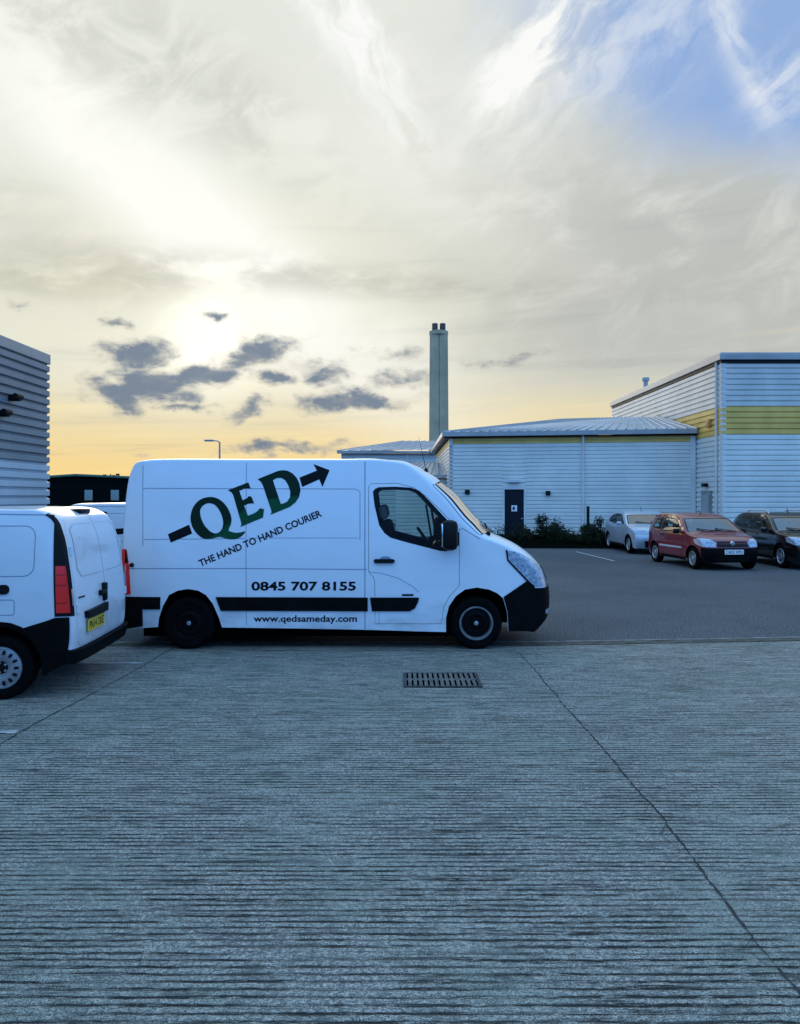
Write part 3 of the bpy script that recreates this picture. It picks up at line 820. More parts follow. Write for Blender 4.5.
# ---- ribbed unit on the left
XL, YL, ZT = -7.06, 16.0, 4.80
lb = tag(empty('ribbed_unit', (XL, YL, 0)), 'grey ribbed metal unit at the left edge with two small dark wall fittings', 'industrial unit')
bld(cladding((XL, YL), (XL, -14), .15, 2.62, .165, .055, -1), 'lower_cladding', M_coolpale, lb)
bld(cladding((XL, YL), (XL, -14), 2.622, 4.60, .165, .055, -1), 'upper_cladding', M_coolclad, lb)
bld(cladding((XL, YL), (XL-14, YL), .15, 2.62, .165, .055, -1), 'lower_cladding', M_coolpale, lb)
bld(cladding((XL, YL), (XL-14, YL), 2.622, 4.60, .165, .055, -1), 'upper_cladding', M_coolclad, lb)
w = MB(); w.box(XL-14, XL-.01, -14, YL-.01, 0, 4.6); bld(w, 'wall', M_cladm, lb)
m = MB(); m.box(XL-14, XL+.055, -14, YL+.05, 4.60, ZT, .015); bld(m, 'fascia', M_fascia, lb)
for yy, zz, s_ in ((14.35, 3.73, 1.0), (14.05, 3.42, .75)):
    m = MB(); m.box(XL+.05, XL+.05+.20*s_, yy-.06, yy+.06, zz-.06, zz+.06, .02); m.lathe([(.0, -.14), (.05, -.14), (.05, .10), (0, .10)], 'y', (XL+.22*s_, yy, zz+.02), 12)
    bld(m, 'wall_lamp', M_trim, lb, 40)

# ---- dark shed on the skyline, left
db = tag(empty('dark_shed', (-24, 70, 0)), 'low dark shed with green roof edge and two pale windows, left of the big van', 'shed')
m = MB(); poly = [(-36, 0), (-14, 0), (-14, 3.15), (-28.3, 3.78), (-36, 3.3)]
m.prism(poly, -82, -70, Matrix.Rotation(R(90), 4, 'X')); bld(m, 'wall', M_darkclad, db)
m = MB(); m.prism([(-36.2, 3.28), (-28.3, 3.79), (-13.8, 3.16), (-13.8, 3.34), (-28.3, 3.97), (-36.2, 3.46)], -82, -69.7, Matrix.Rotation(R(90), 4, 'X')); bld(m, 'roof', M_green, db)
for x0 in (-27.55, -25.25):
    f = MB(); f.box(x0-.04, x0+.74, 69.9, 69.99, 1.62, 2.60); wo = bld(f, 'window', M_darkclad, db)
    f = MB(); f.box(x0, x0+.70, 69.86, 69.895, 1.66, 2.56); bld(f, 'pane', M_pane, db, None, wo)
for k, (px, h, b) in enumerate(((94.5, .35, 0), (105.5, .55, 1), (110.5, .6, 0), (114.5, .5, 1), (118.5, .62, 1), (124.0, .4, 0))):
    x = (px-400)*71/800; m = MB(); z = 3.4
    m.tube([(x, 71, z-.3), (x, 71, z+h)], .055, 6)
    if b: m.box(x-.22, x+.08, 70.95, 71.05, z+h-.16, z+h)
    bld(m, 'roof_aerial', M_trim, db)

# ---- street lamp
sx, sy = -12.4, 55.0
lp = tag(empty('street_lamp', (sx, sy, 0)), 'slim street lamp with a short arm, standing behind the big van', 'street lamp')
m = MB(); m.tube([(sx, sy, 0), (sx, sy, 2), (sx, sy, 5.72)], [.11, .08, .055], 10); bld(m, 'pole', M_steel, lp, 40)
m = MB(); m.tube([(sx, sy, 5.70), (sx-.15, sy, 5.80), (sx-.5, sy, 5.83)], .04, 8); bld(m, 'arm', M_steel, lp, 40)
m = MB(); m.box(sx-1.05, sx-.42, sy-.12, sy+.12, 5.77, 5.90, .05); bld(m, 'lamp_head', M_steel, lp, 40)

# ---- planting strip and shrubs along the low unit
m = MB(); m.add([(1.0, 30.6, .02), (10.0, 30.0, .02), (10.4, 33.5, .35), (1.5, 34.9, .35)], [(0, 1, 2, 3)]); tag(m.build('soil_bank', M_soil), kind='structure')
def shrub(px, Y, w, h, n, lab, seed):
    rnd = random.Random(seed); X0 = (px-400)*Y/800
    r_ = tag(empty('shrub', (X0, Y, 0)), lab, 'shrub', 'shrubs along the low unit')
    st = MB(); lf = MB(); cl = []
    for k in range(9):
        a = rnd.uniform(0, 6.28); rr = rnd.uniform(.1, .9); tip = Vector((math.cos(a)*rr*w/2, math.sin(a)*rr*w*.35, h*rnd.uniform(.45, .95)*(1-.35*rr)))
        st.tube([(0, 0, 0), tip*.5+Vector((0, 0, .08)), tip], [.025, .015, .006], 5); cl.append((tip, rnd.uniform(.16, .30)))
        cl.append((tip*.55, rnd.uniform(.18, .3)))
    for k in range(n):
        c, rad = rnd.choice(cl); d = Vector((rnd.gauss(0, 1), rnd.gauss(0, 1), rnd.gauss(0, .8))).normalized()*rad*rnd.uniform(.3, 1.15)*h**.4
        p = c+d; p.z = max(.03, p.z)
        u = Vector((rnd.gauss(0, 1), rnd.gauss(0, 1), rnd.gauss(0, .7))).normalized()*rnd.uniform(.025, .06); v = u.orthogonal().normalized()*u.length*.5
        lf.add([p-u, p+v, p+u, p-v], [(0, 1, 2, 3)])
    st.build('stem', M_soil, r_); lf.build('foliage', M_leaf, r_)
    return r_
for i, (px, Y, w, h, n, lab) in enumerate((
    (492, 33.0, 1.5, .85, 2000, 'dark shrub just over the big van bonnet, left of the navy door'),
    (518, 32.6, 1.9, .85, 2400, 'low dark shrub in front of the navy door'),
    (545, 32.8, 2.4, 1.25, 4200, 'widest and tallest dark shrub, just right of the navy door'),
    (567, 32.0, 1.8, .75, 2600, 'low dark shrub midway between the navy door and the silver car'),
    (585, 31.6, 1.5, .85, 2400, 'dark shrub at the foot of the downpipe by the thin post'),
    (601, 31.8, 1.6, 1.15, 2800, 'dark straggly shrub beside the silver car'))): shrub(px, Y, w, h, n, lab, 20+i)
X0 = 185*31.9/800; m = MB(); m.box(-.05, .05, -.05, .05, 0, 1.55, .008); m.box(-.06, .06, -.06, .06, 1.55, 1.58)
po = m.build('timber_post', M_trim); po.location = (X0+.12, 31.9, 0); tag(po, 'thin dark post standing among the shrubs by the downpipe', 'post')

# ---- drain grate
g = tag(empty('drain_grate', (.44, 8.5, .004)), 'rusty cast iron drain grate in the concrete in front of the big van', 'drain grate')
gx, gy = .405, .33
m = MB(); m.box(-gx, gx, -gy, gy, -.05, .004); m.build('pit', M_under, g)
m = MB()
for (a, b, c, d) in ((-gx, gx, -gy, -gy+.035), (-gx, gx, gy-.035, gy), (-gx, -gx+.035, -gy+.035, gy-.035), (gx-.035, gx, -gy+.035, gy-.035)): m.box(a, b, c, d, .0045, .012)
m.build('frame', M_iron, g)
m = MB()
for k in range(13):
    x = -gx+.07+k*(2*gx-.14)/12; m.box(x-.017, x+.017, -gy+.036, gy-.036, .0045, .011)
m.box(-gx+.036, gx-.036, -.03, .03, .0048, .0125)
m.build('bar', pbr('rusty_iron', (.11, .10, .085), .8, var=.5, vscale=14), g)

# ================================================================== THE BIG VAN
VY = 11.22
def VW(x, z):
    b = 1.03-.045*max(0, z-1.0)**1.6-.05*max(0, .55-z)**1.5
    if x > .9: b -= .17*((x-.9)/.95)**2
    if x < -3.2: b -= .30*(x+3.2)**2
    return b
def vp(px, py):
    Y = 10.19
    for _ in range(6):
        x = (px-400)*Y/F; z = CAMH-(py-HY)*Y/F; Y = VY-VW(x, z)
    return (x, z)
def vpl(pts): return [vp(*p) for p in pts]
rows = []
for (px, py, dx_, dz_, n_) in ((127, 629, -.05, 0, 5), (125, 598, -.07, 0, 5), (125.5, 560, -.07, 0, 5), (127, 520, -.07, 0, 5), (130, 490, -.07, .01, 5), (132.5, 474, -.05, .02, 5),
        (137, 464.5, -.03, .03, 5), (148, 462.3, 0, .045, 5), (250, 462, 0, .05, 5), (340, 462, 0, .05, 5), (385, 462.5, .01, .05, 4.4), (404, 466, .07, .06, 3.6), (415, 474, .13, .07, 3),
        (425, 484, .20, .08, 2.8), (442, 503, .27, .09, 2.8), (460, 525, .30, .08, 2.8), (479, 538, .22, .05, 2.6), (492, 543, .20, .05, 2.6), (508, 551, .20, .05, 2.6), (522, 562, .22, .04, 2.6),
        (531, 573, .23, .02, 2.6), (535, 588, .25, 0, 2.6), (536, 605, .25, 0, 2.6), (534, 620, .24, 0, 2.6), (525, 631, .22, -.02, 2.6)):
    rows.append((*vp(px, py), dx_, dz_, n_))
VS = Shape(rows, VW)
van = tag(empty('panel_van', (0, VY, 0)), 'large white courier van with green QED lettering and a black side stripe', 'van')
WIN = vpl([(373.7, 492), (375.5, 489.5), (379, 488), (395, 487.5), (411, 488.5), (419, 491.5), (427.5, 500), (440, 513.5), (450, 524), (458.3, 533), (458.3, 545), (446, 550.5), (440, 550), (405, 541), (391, 537), (385, 532.5), (380, 525), (375.5, 506)])
DOOR = vpl([(368.5, 486), (371, 483.5), (397.5, 483), (414, 487.5), (426, 496), (440, 509.5), (459.5, 530), (459.5, 586), (450, 596), (444, 607), (441.5, 624), (375, 624), (374.5, 582), (373, 577), (368.5, 572)])
bottom = vpl([(508, 631), (507, 612), (503, 598), (497, 593), (489, 589.5), (477, 587.5), (465, 589.5), (456, 596), (449, 606), (446, 618), (446, 632), (430, 631.7), (375, 630), (300, 628.5), (222, 627.5),
              (219, 618), (213, 604), (206, 595), (198, 590.5), (188, 589), (178, 590.5), (169, 595), (163, 606), (159, 618), (158, 627), (142, 628)])
def inset(poly, d):
    n = len(poly); cx = sum(p[0] for p in poly)/n; cz = sum(p[1] for p in poly)/n; o = []
    for i in range(n):
        a, b, c = poly[i-1], poly[i], poly[(i+1) % n]
        t = (c[0]-a[0], c[1]-a[1]); l = math.hypot(*t) or 1; nx, nz = -t[1]/l, t[0]/l
        if nx*(cx-b[0])+nz*(cz-b[1]) < 0: nx, nz = -nx, -nz
        o.append((b[0]+nx*d, b[1]+nz*d))
    return o
TW0, TW1 = 13.15, 15.85
wsc = VS.spatch([(TW0, -.965), (TW1, -.965), (TW1, .965), (TW0, .965)])
VS.body(bottom, [DOOR], [wsc], .085).build('body', M_white, van, 32, 1e-4)
skin(MB(), VS.strip, wsc, (), (.125, .05), -.004).build('windscreen', M_wind, van, 60)
m = MB(); ribbon(m, VS.stripw, [(TW0, -.965), (TW1, -.965), (TW1, .965), (TW0, .965)], .05, .1, .002, True); m.build('windscreen_seal', M_trim, van, 60)
for g in (-1, 1):
    f = VS.side(g)
    d = skin(MB(), f, inset(DOOR, .006), [WIN], (.085, .085), .001, .02).build('cab_door', M_white, van, 32)
    skin(MB(), f, WIN, (), (.085, .085), -.006).build('door_window', M_glass, d, 60)
    m = MB(); ribbon(m, f, WIN, .022, .05, .0025, True); m.build('window_seal', M_trim, d)
    m = MB(); ribbon(m, f, DOOR, .016, .05, -.012, True); m.build('door_seal', M_trim, van)
    q = vpl([(373.5, 560.5), (375, 559), (393, 559), (395, 560.5), (393.5, 563), (375, 563)])
    h = skin(MB(), f, q, (), (.1, .1), .035, .034); h.build('handle', M_trim, d, 30)
    q = vpl([(380, 558), (383, 556.3), (388, 556.3), (391, 558), (391, 559), (380, 559)]); skin(MB(), f, q, (), (.1, .1), .012, .012).build('handle_recess', M_crease, d)
    # black quarter light / mirror plinth at the front of the window
    q = vpl([(446, 521), (458.3, 533), (458.3, 545), (446, 550.5), (440, 550), (440, 532)]); skin(MB(), f, q, (), (.1, .1), .004, .012).build('mirror_plinth', M_trim, d)
    m = MB(); ribbon(m, f, vpl([(431, 506), (438, 547)]), .03, .1, -.004); m.build('window_bar', M_trim, d)
    # side rubbing strip: cargo part and the part on the door
    q = vpl([(216, 597), (367.8, 597.5), (367.8, 611), (221, 610.5), (218.5, 604)]); m = skin(MB(), f, q, (), (.12, .12), .022, .022)
    q = vpl([(126, 596.5), (160.5, 597), (160.2, 609), (142.5, 609), (143, 626), (127, 628.5)]); skin(m, f, q, (), (.12, .12), .022, .022); m.build('side_trim', M_black, van, 30)
    q = vpl([(370, 597.5), (419, 597.5), (418, 602), (415, 608), (410, 611), (372, 611)]); skin(MB(), f, q, (), (.12, .12), .022, .021).build('door_trim', M_black, d, 30)
    q = vpl([(402, 594), (413.5, 594), (413.5, 596), (402, 596)]); skin(MB(), f, q, (), (.12, .12), .005, .004).build('badge', M_ink2, d)
    # panel joints on the cargo side
    m = MB()
    for p, wd in (([(143, 489), (147, 488.3), (356, 489), (360, 492), (360, 540)], .009), ([(143, 465), (143, 546)], .008), ([(246.5, 463), (246.5, 625)], .008), ([(144, 539.5), (245, 538.5)], .008), ([(248, 538), (358, 538)], .006),
                  ([(131, 568.5), (245, 568.5), (367, 569.5)], .010), ([(365, 461.5), (365, 629)], .012)): ribbon(m, f, vpl(p), wd, .1, .0015)
    m.build('panel_joint', M_crease, van)
    m = MB()
    for p, wd in (([(369, 572), (380, 573), (398, 578), (412, 586), (419, 592)], .007), ([(379, 624), (379, 612)], .006)): ribbon(m, f, vpl(p), wd, .06, .003)
    m.build('door_crease', M_crease, d)
    m = MB(); ribbon(m, f, vpl([(459.5, 530), (462, 528), (480, 539)]), .010, .06, .0015); m.build('wing_joint', M_crease, van)
    # tail lamp
    ta, tb = VS.tz(vp(125, 594)[1], 0, 3), VS.tz(vp(125, 549)[1], 0, 3)
    q = VS.Eseq(ta, tb)+vpl([(127.2, 552), (129.2, 566), (130.8, 594)])
    tl = skin(MB(), f, q, (), (.05, .05), .012, .012); skin(tl, VS.strip, VS.spatch([(ta, g*.86), (tb, g*.86), (tb, g*1.0), (ta, g*1.0)]), (), (.125, .05), .012, .012)
    tl = tl.build('tail_light', M_redlens, van, 30)
    cl = MB(); tc_, td_ = VS.tz(vp(125, 586)[1], 0, 3), VS.tz(vp(125, 564)[1], 0, 3)
    q = VS.Eseq(tc_, td_)+vpl([(126.3, 564), (126.6, 586)]); skin(cl, f, q, (), (.05, .05), .016, .006); cl.build('reversing_lens', M_clear, tl, 30)
    cl = MB(); q = VS.Eseq(VS.tz(vp(125, 563)[1], 0, 3), tb)+vpl([(126.8, 549.5), (128.6, 562)]); skin(cl, f, q, (), (.05, .05), .017, .008); cl.build('lens_surround', M_trim, tl, 30)
    m = MB(); c = vp(132, 565); p = f(c[0], c[1], 0); m.lathe([(0, g*.03), (.025, g*.03), (.03, -g*.01)], 'y', tuple(p), 12); m.build('door_buffer', M_trim, van)
    # headlight wraps round on to the nose
    hl = skin(MB(), f, vpl([(506.5, 551), (508, 560), (527, 580), (534, 586)])+VS.Eseq(20.8, 18.0), (), (.05, .05), .006, .010)
    skin(hl, VS.strip, VS.spatch([(18.0, g), (20.9, g), (21.0, g*.72), (20.4, g*.74), (19.5, g*.84), (18.6, g*.95)]), (), (.125, .05), .006, .010)
    hl = hl.build('headlight', M_clear, van, 40)
    m = MB(); ribbon(m, f, vpl([(506.3, 550), (507.8, 560.3), (527, 580.5), (534, 587)]), .022, .05, .009); m.build('headlight_seal', M_trim, hl)
    m = MB()
    for (cx, cz, rr) in ((514, 562, .055), (521, 569, .06), (529, 577, .05)):
        c = vp(cx, cz); lp_ = [(c[0]+math.cos(a*.524)*rr, c[1]+math.sin(a*.524)*rr*.8) for a in range(12)]; ribbon(m, f, lp_, .009, .05, .0085, True)
    m.build('lamp_bezel', pbr('lamp_bezel_blue', (.16, .24, .36), .2, coat=1.0) if g < 0 else MATS['lamp_bezel_blue'], hl)
    # mirror
    mu = mirror_unit(van, vp(449, 530)[0], g*(VW(.6, 1.5)+.17), 1.47, .20, .38, .20, g, M_trim)
# bumpers
fb_ = MB()
for g in (-1, 1): skin(fb_, VS.side(g), vpl([(503.5, 597), (527, 580.8), (534.5, 587.5)])+VS.Eseq(21, 24)[1:]+vpl([(508.5, 631), (507.5, 612)]), (), (.07, .07), .016, .02)
skin(fb_, VS.strip, [(21, -1), (24, -1), (24, 1), (21, 1)], (), (.125, .05), .016, .02)
fb_.build('front_bumper', M_black, van, 40, 1e-3)
for g in (-1, 1): skin(MB(), VS.strip, VS.spatch([(22.3, g*.93), (22.3, g*.80), (22.6, g*.80), (22.6, g*.93)]), (), (.1, .05), .022, .01).build('fog_light', M_clear, van)
m = skin(MB(), VS.stripw, [(19.7, -.6), (20.7, -.66), (20.7, .66), (19.7, .6)], (), (.125, .1), .01, .015); m.build('grille', M_trim, van, 40)
m = MB(); ribbon(m, VS.stripw, [(19.75, -.62), (19.75, .62)], .10, .1, .02); ribbon(m, VS.stripw, [(20.6, -.64), (20.6, .64)], .12, .1, .02); m.build('grille_bar', M_chrome, van, 40)
m = skin(MB(), VS.strip, [(.05, -1), (1.0, -1), (1.0, 1), (.05, 1)], (), (.125, .05), .03, .03); m.build('rear_bumper', M_black, van, 40)
# rear doors
for g in (-1, 1):
    d = skin(MB(), VS.stripw, [(1.1, g*.01), (5.2, g*.01), (5.2, g*.86), (1.1, g*.86)], (), (.125, .08), .004, .008).build('rear_door', M_white, van, 30)
    skin(MB(), VS.stripw, [(3.0, g*.12), (4.6, g*.12), (4.6, g*.76), (3.0, g*.76)], (), (.125, .08), .009, .008).build('door_window', M_trim, d, 30)
# wipers, aerial
m = MB()
for (a, b) in ((.10, -.55), (.72, .08)):
    m.tube([VS.stripw(15.95, a, .02), VS.stripw(15.7, (a+b)/2, .03), VS.stripw(15.4, b, .022)], .012, 6)
m.tube([VS.stripw(15.98, -.9, .02), VS.stripw(15.98, 0, .02), VS.stripw(15.98, .9, .02)], .03, 6)
m.build('wiper', M_trim, van)
p = VS.stripw(12.2, -.30, 0); m = MB(); m.lathe([(.035, 0), (.02, .05), (0, .06)], 'z', tuple(p), 10); m.tube([p+Vector((0, 0, .03)), p+Vector((-.06, 0, .30)), p+Vector((-.10, 0, .48))], [.005, .003, .002], 6); m.build('aerial', M_trim, van)
# underside, cab floor, bulkhead
m = MB(); m.box(-3.45, 1.35, -.86, .86, .40, .62); m.box(-3.3, 1.2, -.92, .92, .16, .41); m.box(1.2, 1.75, -.7, .7, .30, .6)  # lower box hung deep to block light and darken the ground beneath
for cx in (.98, -2.73): m.box(cx-.52, cx+.52, -.62, .62, .5, 1.0)
m.build('chassis', M_under, van)
m = MB(); m.box(-.50, -.44, -.96, .96, .5, 1.9); m.box(-.495, -.445, -.86, .86, 1.9, 2.33); m.build('bulkhead', M_trim, van)
m = MB(); m.box(.58, .95, -.86, .86, .8, 1.27, .08); m.box(.45, .72, -.66, -.22, 1.15, 1.36, .05); m.build('dashboard', M_trim, van, 40)
for y in (-.48, .48): seat(van, -.06, y, .98, .66)
m = MB(); ct = Vector((.36, -.48, 1.36)); Mx = Matrix.Translation(ct) @ Matrix.Rotation(R(-35), 4, 'Y')
ring = [Mx @ Vector((0, math.cos(a*math.pi/12)*.215, math.sin(a*math.pi/12)*.215)) for a in range(25)]; m.tube(ring, .02, 8)
m.tube([Mx @ Vector((0, -.2, 0)), Mx @ Vector((.03, 0, 0)), Mx @ Vector((0, .2, 0))], .02, 6); m.tube([Mx @ Vector((.02, 0, 0)), Mx @ Vector((.35, 0, -.05))], .03, 6); m.build('steering_wheel', M_trim, van, 40)
for cx in (vp(476.5, 626)[0], vp(188, 626)[0]):
    for g in (-1, 1): make_wheel(van, cx, g*.90, .335, .22, g, 'steel' if cx > 0 else 'plain')
m = MB()
for g in (-1, 1):
    m = MB(); m.box(-3.2, -3.17, g*.75-.12, g*.75+.12, .22, .62); m.build('mud_flap', M_trim, van)
# ---- lettering, on both sides
def crop(x, y): return (160+x/4.4444, 460+y/4.4444)
QO = [(225, 164), (262, 174), (295, 204), (315, 245), (317, 280), (305, 311), (318, 319), (338, 323), (360, 321), (380, 317), (364, 338), (335, 352), (300, 351), (268, 342), (245, 346), (215, 352), (185, 345), (156, 318), (138, 280), (137, 243), (150, 205), (182, 174)]
QI = [(222, 192), (250, 205), (272, 240), (281, 280), (272, 312), (250, 326), (225, 318), (198, 290), (182, 255), (179, 222), (195, 200)]
EO = [(302, 134), (393, 99), (404, 129), (392, 126), (375, 128), (353, 137), (367, 179), (388, 169), (394, 160), (407, 163), (419, 194), (408, 193), (392, 195), (374, 203), (391, 247), (412, 240), (432, 228), (445, 214), (463, 219), (458, 256), (357, 298), (362, 286), (360, 276), (326, 158), (319, 145)]
DO = [(434, 85), (525, 48), (548, 45), (568, 48), (590, 60), (608, 80), (620, 105), (625, 135), (618, 165), (603, 188), (578, 208), (545, 222), (490, 244), (496, 232), (494, 222), (457, 112), (449, 98)]
DI = [(502, 90), (520, 80), (540, 80), (556, 90), (570, 112), (579, 140), (578, 165), (566, 184), (552, 192), (537, 195)]
bars = [[(35, 330), (130, 287), (143, 327), (48, 367)], [(620, 78), (697, 47), (682, 18), (754, 45), (722, 120), (708, 86), (632, 120)]]
for g in (-1, 1):
    f0 = VS.side(g)
    # on the far side the same graphic reads the right way round about the middle of the cargo side
    mid = vp(253, 540)[0]
    f = f0 if g < 0 else (lambda x, z, off=0.0, f0=f0, mid=mid: f0(2*mid-x, z, off))
    def P(l): return [vp(*crop(*q)) for q in l]
    m = MB(); skin(m, f, P(smooth_loop(QO, 3)), [P(smooth_loop(QI, 3))], (.05, .05), .003); skin(m, f, P(EO), (), (.05, .05), .003); skin(m, f, P(DO), [P(DI)], (.05, .05), .003)
    m.build('logo_lettering', M_logo, van)
    for b, nm in zip(bars, ('logo_bar', 'logo_arrow')): skin(MB(), f, P(b), (), (.05, .05), .003).build(nm, M_ink, van)
    for txt, a, b, hpx, bold, nm in (('THE HAND TO HAND COURIER', (200.5, 566.6), (322.3, 515.8), 6.8, .028, 'slogan'), ('0845 707 8155', (251.4, 590.2), (355.9, 590.2), 8.7, .030, 'phone_number'), ('www.qedsameday.com', (253.6, 621.6), (357, 621.6), 6.4, .022, 'web_address')):
        v, fc = text_geo(txt, bold); l = math.hypot(b[0]-a[0], b[1]-a[1]); ux, uy = (b[0]-a[0])/l, (b[1]-a[1])/l
        pts = []
        for (s_, h_) in v:
            x, z = vp(a[0]+ux*l*s_+uy*hpx*h_, a[1]+uy*l*s_-ux*hpx*h_); pts.append(f(x, z, .003))
        m = MB(); m.add(pts, fc); m.build(nm, M_ink if nm != 'slogan' else M_ink2, van)

# ================================================================== SMALL VANS
def SW(x, z):
    b = .915-.105*max(0, (z-1.0)/.85)**2-.06*max(0, .5-z)
    if x < .3: b -= .75*(.3-x)**2
    if x > 3.3: b -= .20*((x-3.3)/.9)**2
    return b
srows = [(.11, .35, -.07, 0, 3.2), (.08, .55, -.08, 0, 3.2), (.09, .95, -.08, 0, 3.2), (.13, 1.30, -.08, 0, 3.2), (.19, 1.58, -.08, .01, 3.2), (.26, 1.73, -.07, .02, 3.2), (.36, 1.79, -.04, .03, 3.2), (.65, 1.81, 0, .035, 3.2), (1.3, 1.815, 0, .035, 3.2), (2.1, 1.805, 0, .035, 3.2),
         (2.45, 1.77, .05, .06, 3), (2.75, 1.62, .10, .05, 2.8), (3.15, 1.28, .14, .04, 2.8), (3.32, 1.15, .15, .04, 2.8), (3.8, 1.02, .16, .05, 2.8), (3.98, .88, .18, .03, 2.8), (4.03, .70, .19, 0, 2.8), (4.03, .45, .19, 0, 2.8), (3.95, .27, .17, 0, 2.8)]
SS = Shape(srows, SW)
def make_small_van():
    root = empty('small_van')
    wr, wf, r = .72, 3.42, .31
    bot = [(3.9, .24)]+arch(wf, .31, .40, .24)+[(2.9, .24), (1.25, .24)]+arch(wr, .31, .42, .24)
    t0, t1 = 11.1, 12.85
    ws = SS.spatch([(t0, -.9), (t1, -.9), (t1, .9), (t0, .9)])
    CW = [(2.25, 1.62), (2.45, 1.62), (2.62, 1.56), (3.12, 1.14), (3.1, 1.08), (2.25, 1.05), (2.2, 1.1), (2.2, 1.56)]
    SS.body(bot, [CW], [ws], .085).build('body', M_white2, root, 32, 1e-4)
    skin(MB(), SS.strip, ws, (), (.125, .05), -.003).build('windscreen', M_wind, root, 60)
    m = MB(); m.box(.3, 3.9, -.75, .75, .34, .55); m.box(.5, 3.6, -.5, .5, .22, .35)
    for cx in (wr, wf): m.box(cx-.44, cx+.44, -.56, .56, .5, .8)
    m.build('chassis', M_under, root)
    m = MB(); m.box(1.95, 2.0, -.85, .85, .5, 1.75); m.build('bulkhead', M_trim, root)
    m = MB(); m.box(2.95, 3.3, -.75, .75, .75, 1.06, .06); m.build('dashboard', M_trim, root, 40)
    for y in (-.4, .4): seat(root, 2.1, y, .72, .56)
    bz = [(t, .77) for t in (0,)]
    for g in (-1, 1):
        f = SS.side(g)
        skin(MB(), f, CW, (), (.09, .09), -.004).build('side_window', M_glass, root, 60)
        # tall black corner pane over the red tail lamp
        ta, tb, tc2 = SS.tz(.80, 0, 6), SS.tz(1.285, 0, 6), SS.tz(1.775, 0, 6)
        def col(tA, tB, zA, zB, w, off, sx1, sx0):
            m = skin(MB(), f, SS.Eseq(tA, tB)+[(sx1, zB), (sx0, zA)], (), (.05, .05), off, off+.006)
            skin(m, SS.strip, SS.spatch([(tA, g*w), (tB, g*w), (tB, g), (tA, g)]), (), (.125, .05), off, off+.006); return m
        col(ta, tc2, .80, 1.775, .965, .005, .235, .205).build('corner_pane', M_trim, root, 40)
        tl = col(SS.tz(.835, 0, 6), tb, .835, 1.285, .9985, .013, .200, .190).build('tail_light', M_redlens, root, 40)
        te, tf = SS.tz(.90, 0, 6), SS.tz(1.06, 0, 6)
        skin(MB(), SS.strip, SS.spatch([(te, g*.972), (tf, g*.972), (tf, g*.988), (te, g*.988)]), (), (.125, .04), .018, .008).build('reversing_lens', M_chrome, tl, 30)
        m = MB()
        for z in (.93, 1.10, 1.20): ribbon(m, f, [(.195, z), (.10, z)], .008, .03, .0145)
        m.build('lens_rib', pbr('dark_red_lens', (.25, .004, .004), .3) if 'dark_red_lens' not in MATS else MATS['dark_red_lens'], tl)
        # lower black cladding
        q = SS.Eseq(0, SS.tz(.79, 0, 6))+[(.226, .79), (.25, .765), (.45, .70)]+[p for p in arch(wr, .31, .425, .24)[3:0:-1]][:0]
        # rearwards part of the wheel arch
        aa = [p for p in reversed(arch(wr, .31, .42, .24)) if p[0] < wr-.05]
        q = SS.Eseq(0, SS.tz(.79, 0, 6))+[(.205, .79), (.27, .765)]+[(.515, .690)]+[(.60, .715)]+[p for p in reversed(aa)]
        skin(MB(), f, q, (), (.06, .06), .014, .016).build('corner_cladding', M_black, root, 30)
        m = MB(); ribbon(m, f, arch(wr, .31, .425, .24), .05, .05, .008); m.build('arch_trim', M_black, root, 30); m = MB(); ribbon(m, f, arch(wf, .31, .41, .24), .05, .05, .008); m.build('arch_trim', M_black, root, 30)
        m = MB(); ribbon(m, f, [(1.15, .31), (3.0, .31)], .12, .1, .010); m.build('sill_trim', M_black, root, 30)
        # pressed side panel, fuel flap, handle, joints
        m = MB(); ribbon(m, f, rrect(.40, 1.75, 1.19, 1.67, .10), .008, .05, .0015, True); ribbon(m, f, rrect(.58, .80, .82, .965, .025), .008, .05, .0015, True)
        ribbon(m, f, [(1.80, 1.76), (1.80, .35)], .009, .1, .0015); ribbon(m, f, [(2.12, 1.74), (2.12, .36)], .009, .1, .0015); ribbon(m, f, [(3.05, 1.1), (3.02, .5)], .009, .1, .0015)
        ribbon(m, f, [(.25, 1.775), (1.2, 1.79), (2.3, 1.775)], .010, .1, .0015)
        m.build('panel_joint', M_crease, root)
        skin(MB(), f, rrect(.625, .82, 1.02, 1.11, .04), (), (.05, .05), .016, .016).build('handle', M_trim, root, 30)
        skin(MB(), f, rrect(2.16, 2.34, .96, 1.03, .03), (), (.05, .05), .016, .016).build('handle', M_trim, root, 30)
        # rear door leaf with pressed panel and hinges
        za, zb = SS.tz(.50, 0, 6), SS.tz(1.735, 0, 6)
        wi = .008
        out_ = [(za, wi), (za, .84), (za+.12, .895), (SS.tz(.8, 0, 6), .93), (SS.tz(1.3, 0, 6), .935), (SS.tz(1.6, 0, 6), .925), (zb-.15, .86), (zb, .74), (zb, wi)]
        d = skin(MB(), SS.strip, SS.spatch([(t, g*w) for t, w in out_]), (), (.125, .05), .006, .012).build('rear_door', M_white2, root, 30)
        pa, pb = SS.tz(1.16, 0, 6), SS.tz(1.66, 0, 6)
        m = MB(); ribbon(m, SS.stripw, [(pa, g*.06), (pa, g*.74), (pa+.2, g*.83), (pb-.25, g*.83), (pb, g*.70), (pb, g*.06)], .012, .06, .0085); m.build('panel_joint', M_crease, d)
        if g < 0 or True:
            for z in (.86, 1.42):
                t = SS.tz(z, 0, 6); p = SS.stripw(t, g*.92, .012); m = MB(); m.tube([p-Vector((0, 0, .04)), p+Vector((0, 0, .04))], .016, 8); m.build('hinge', M_white2, d)
        m = MB()
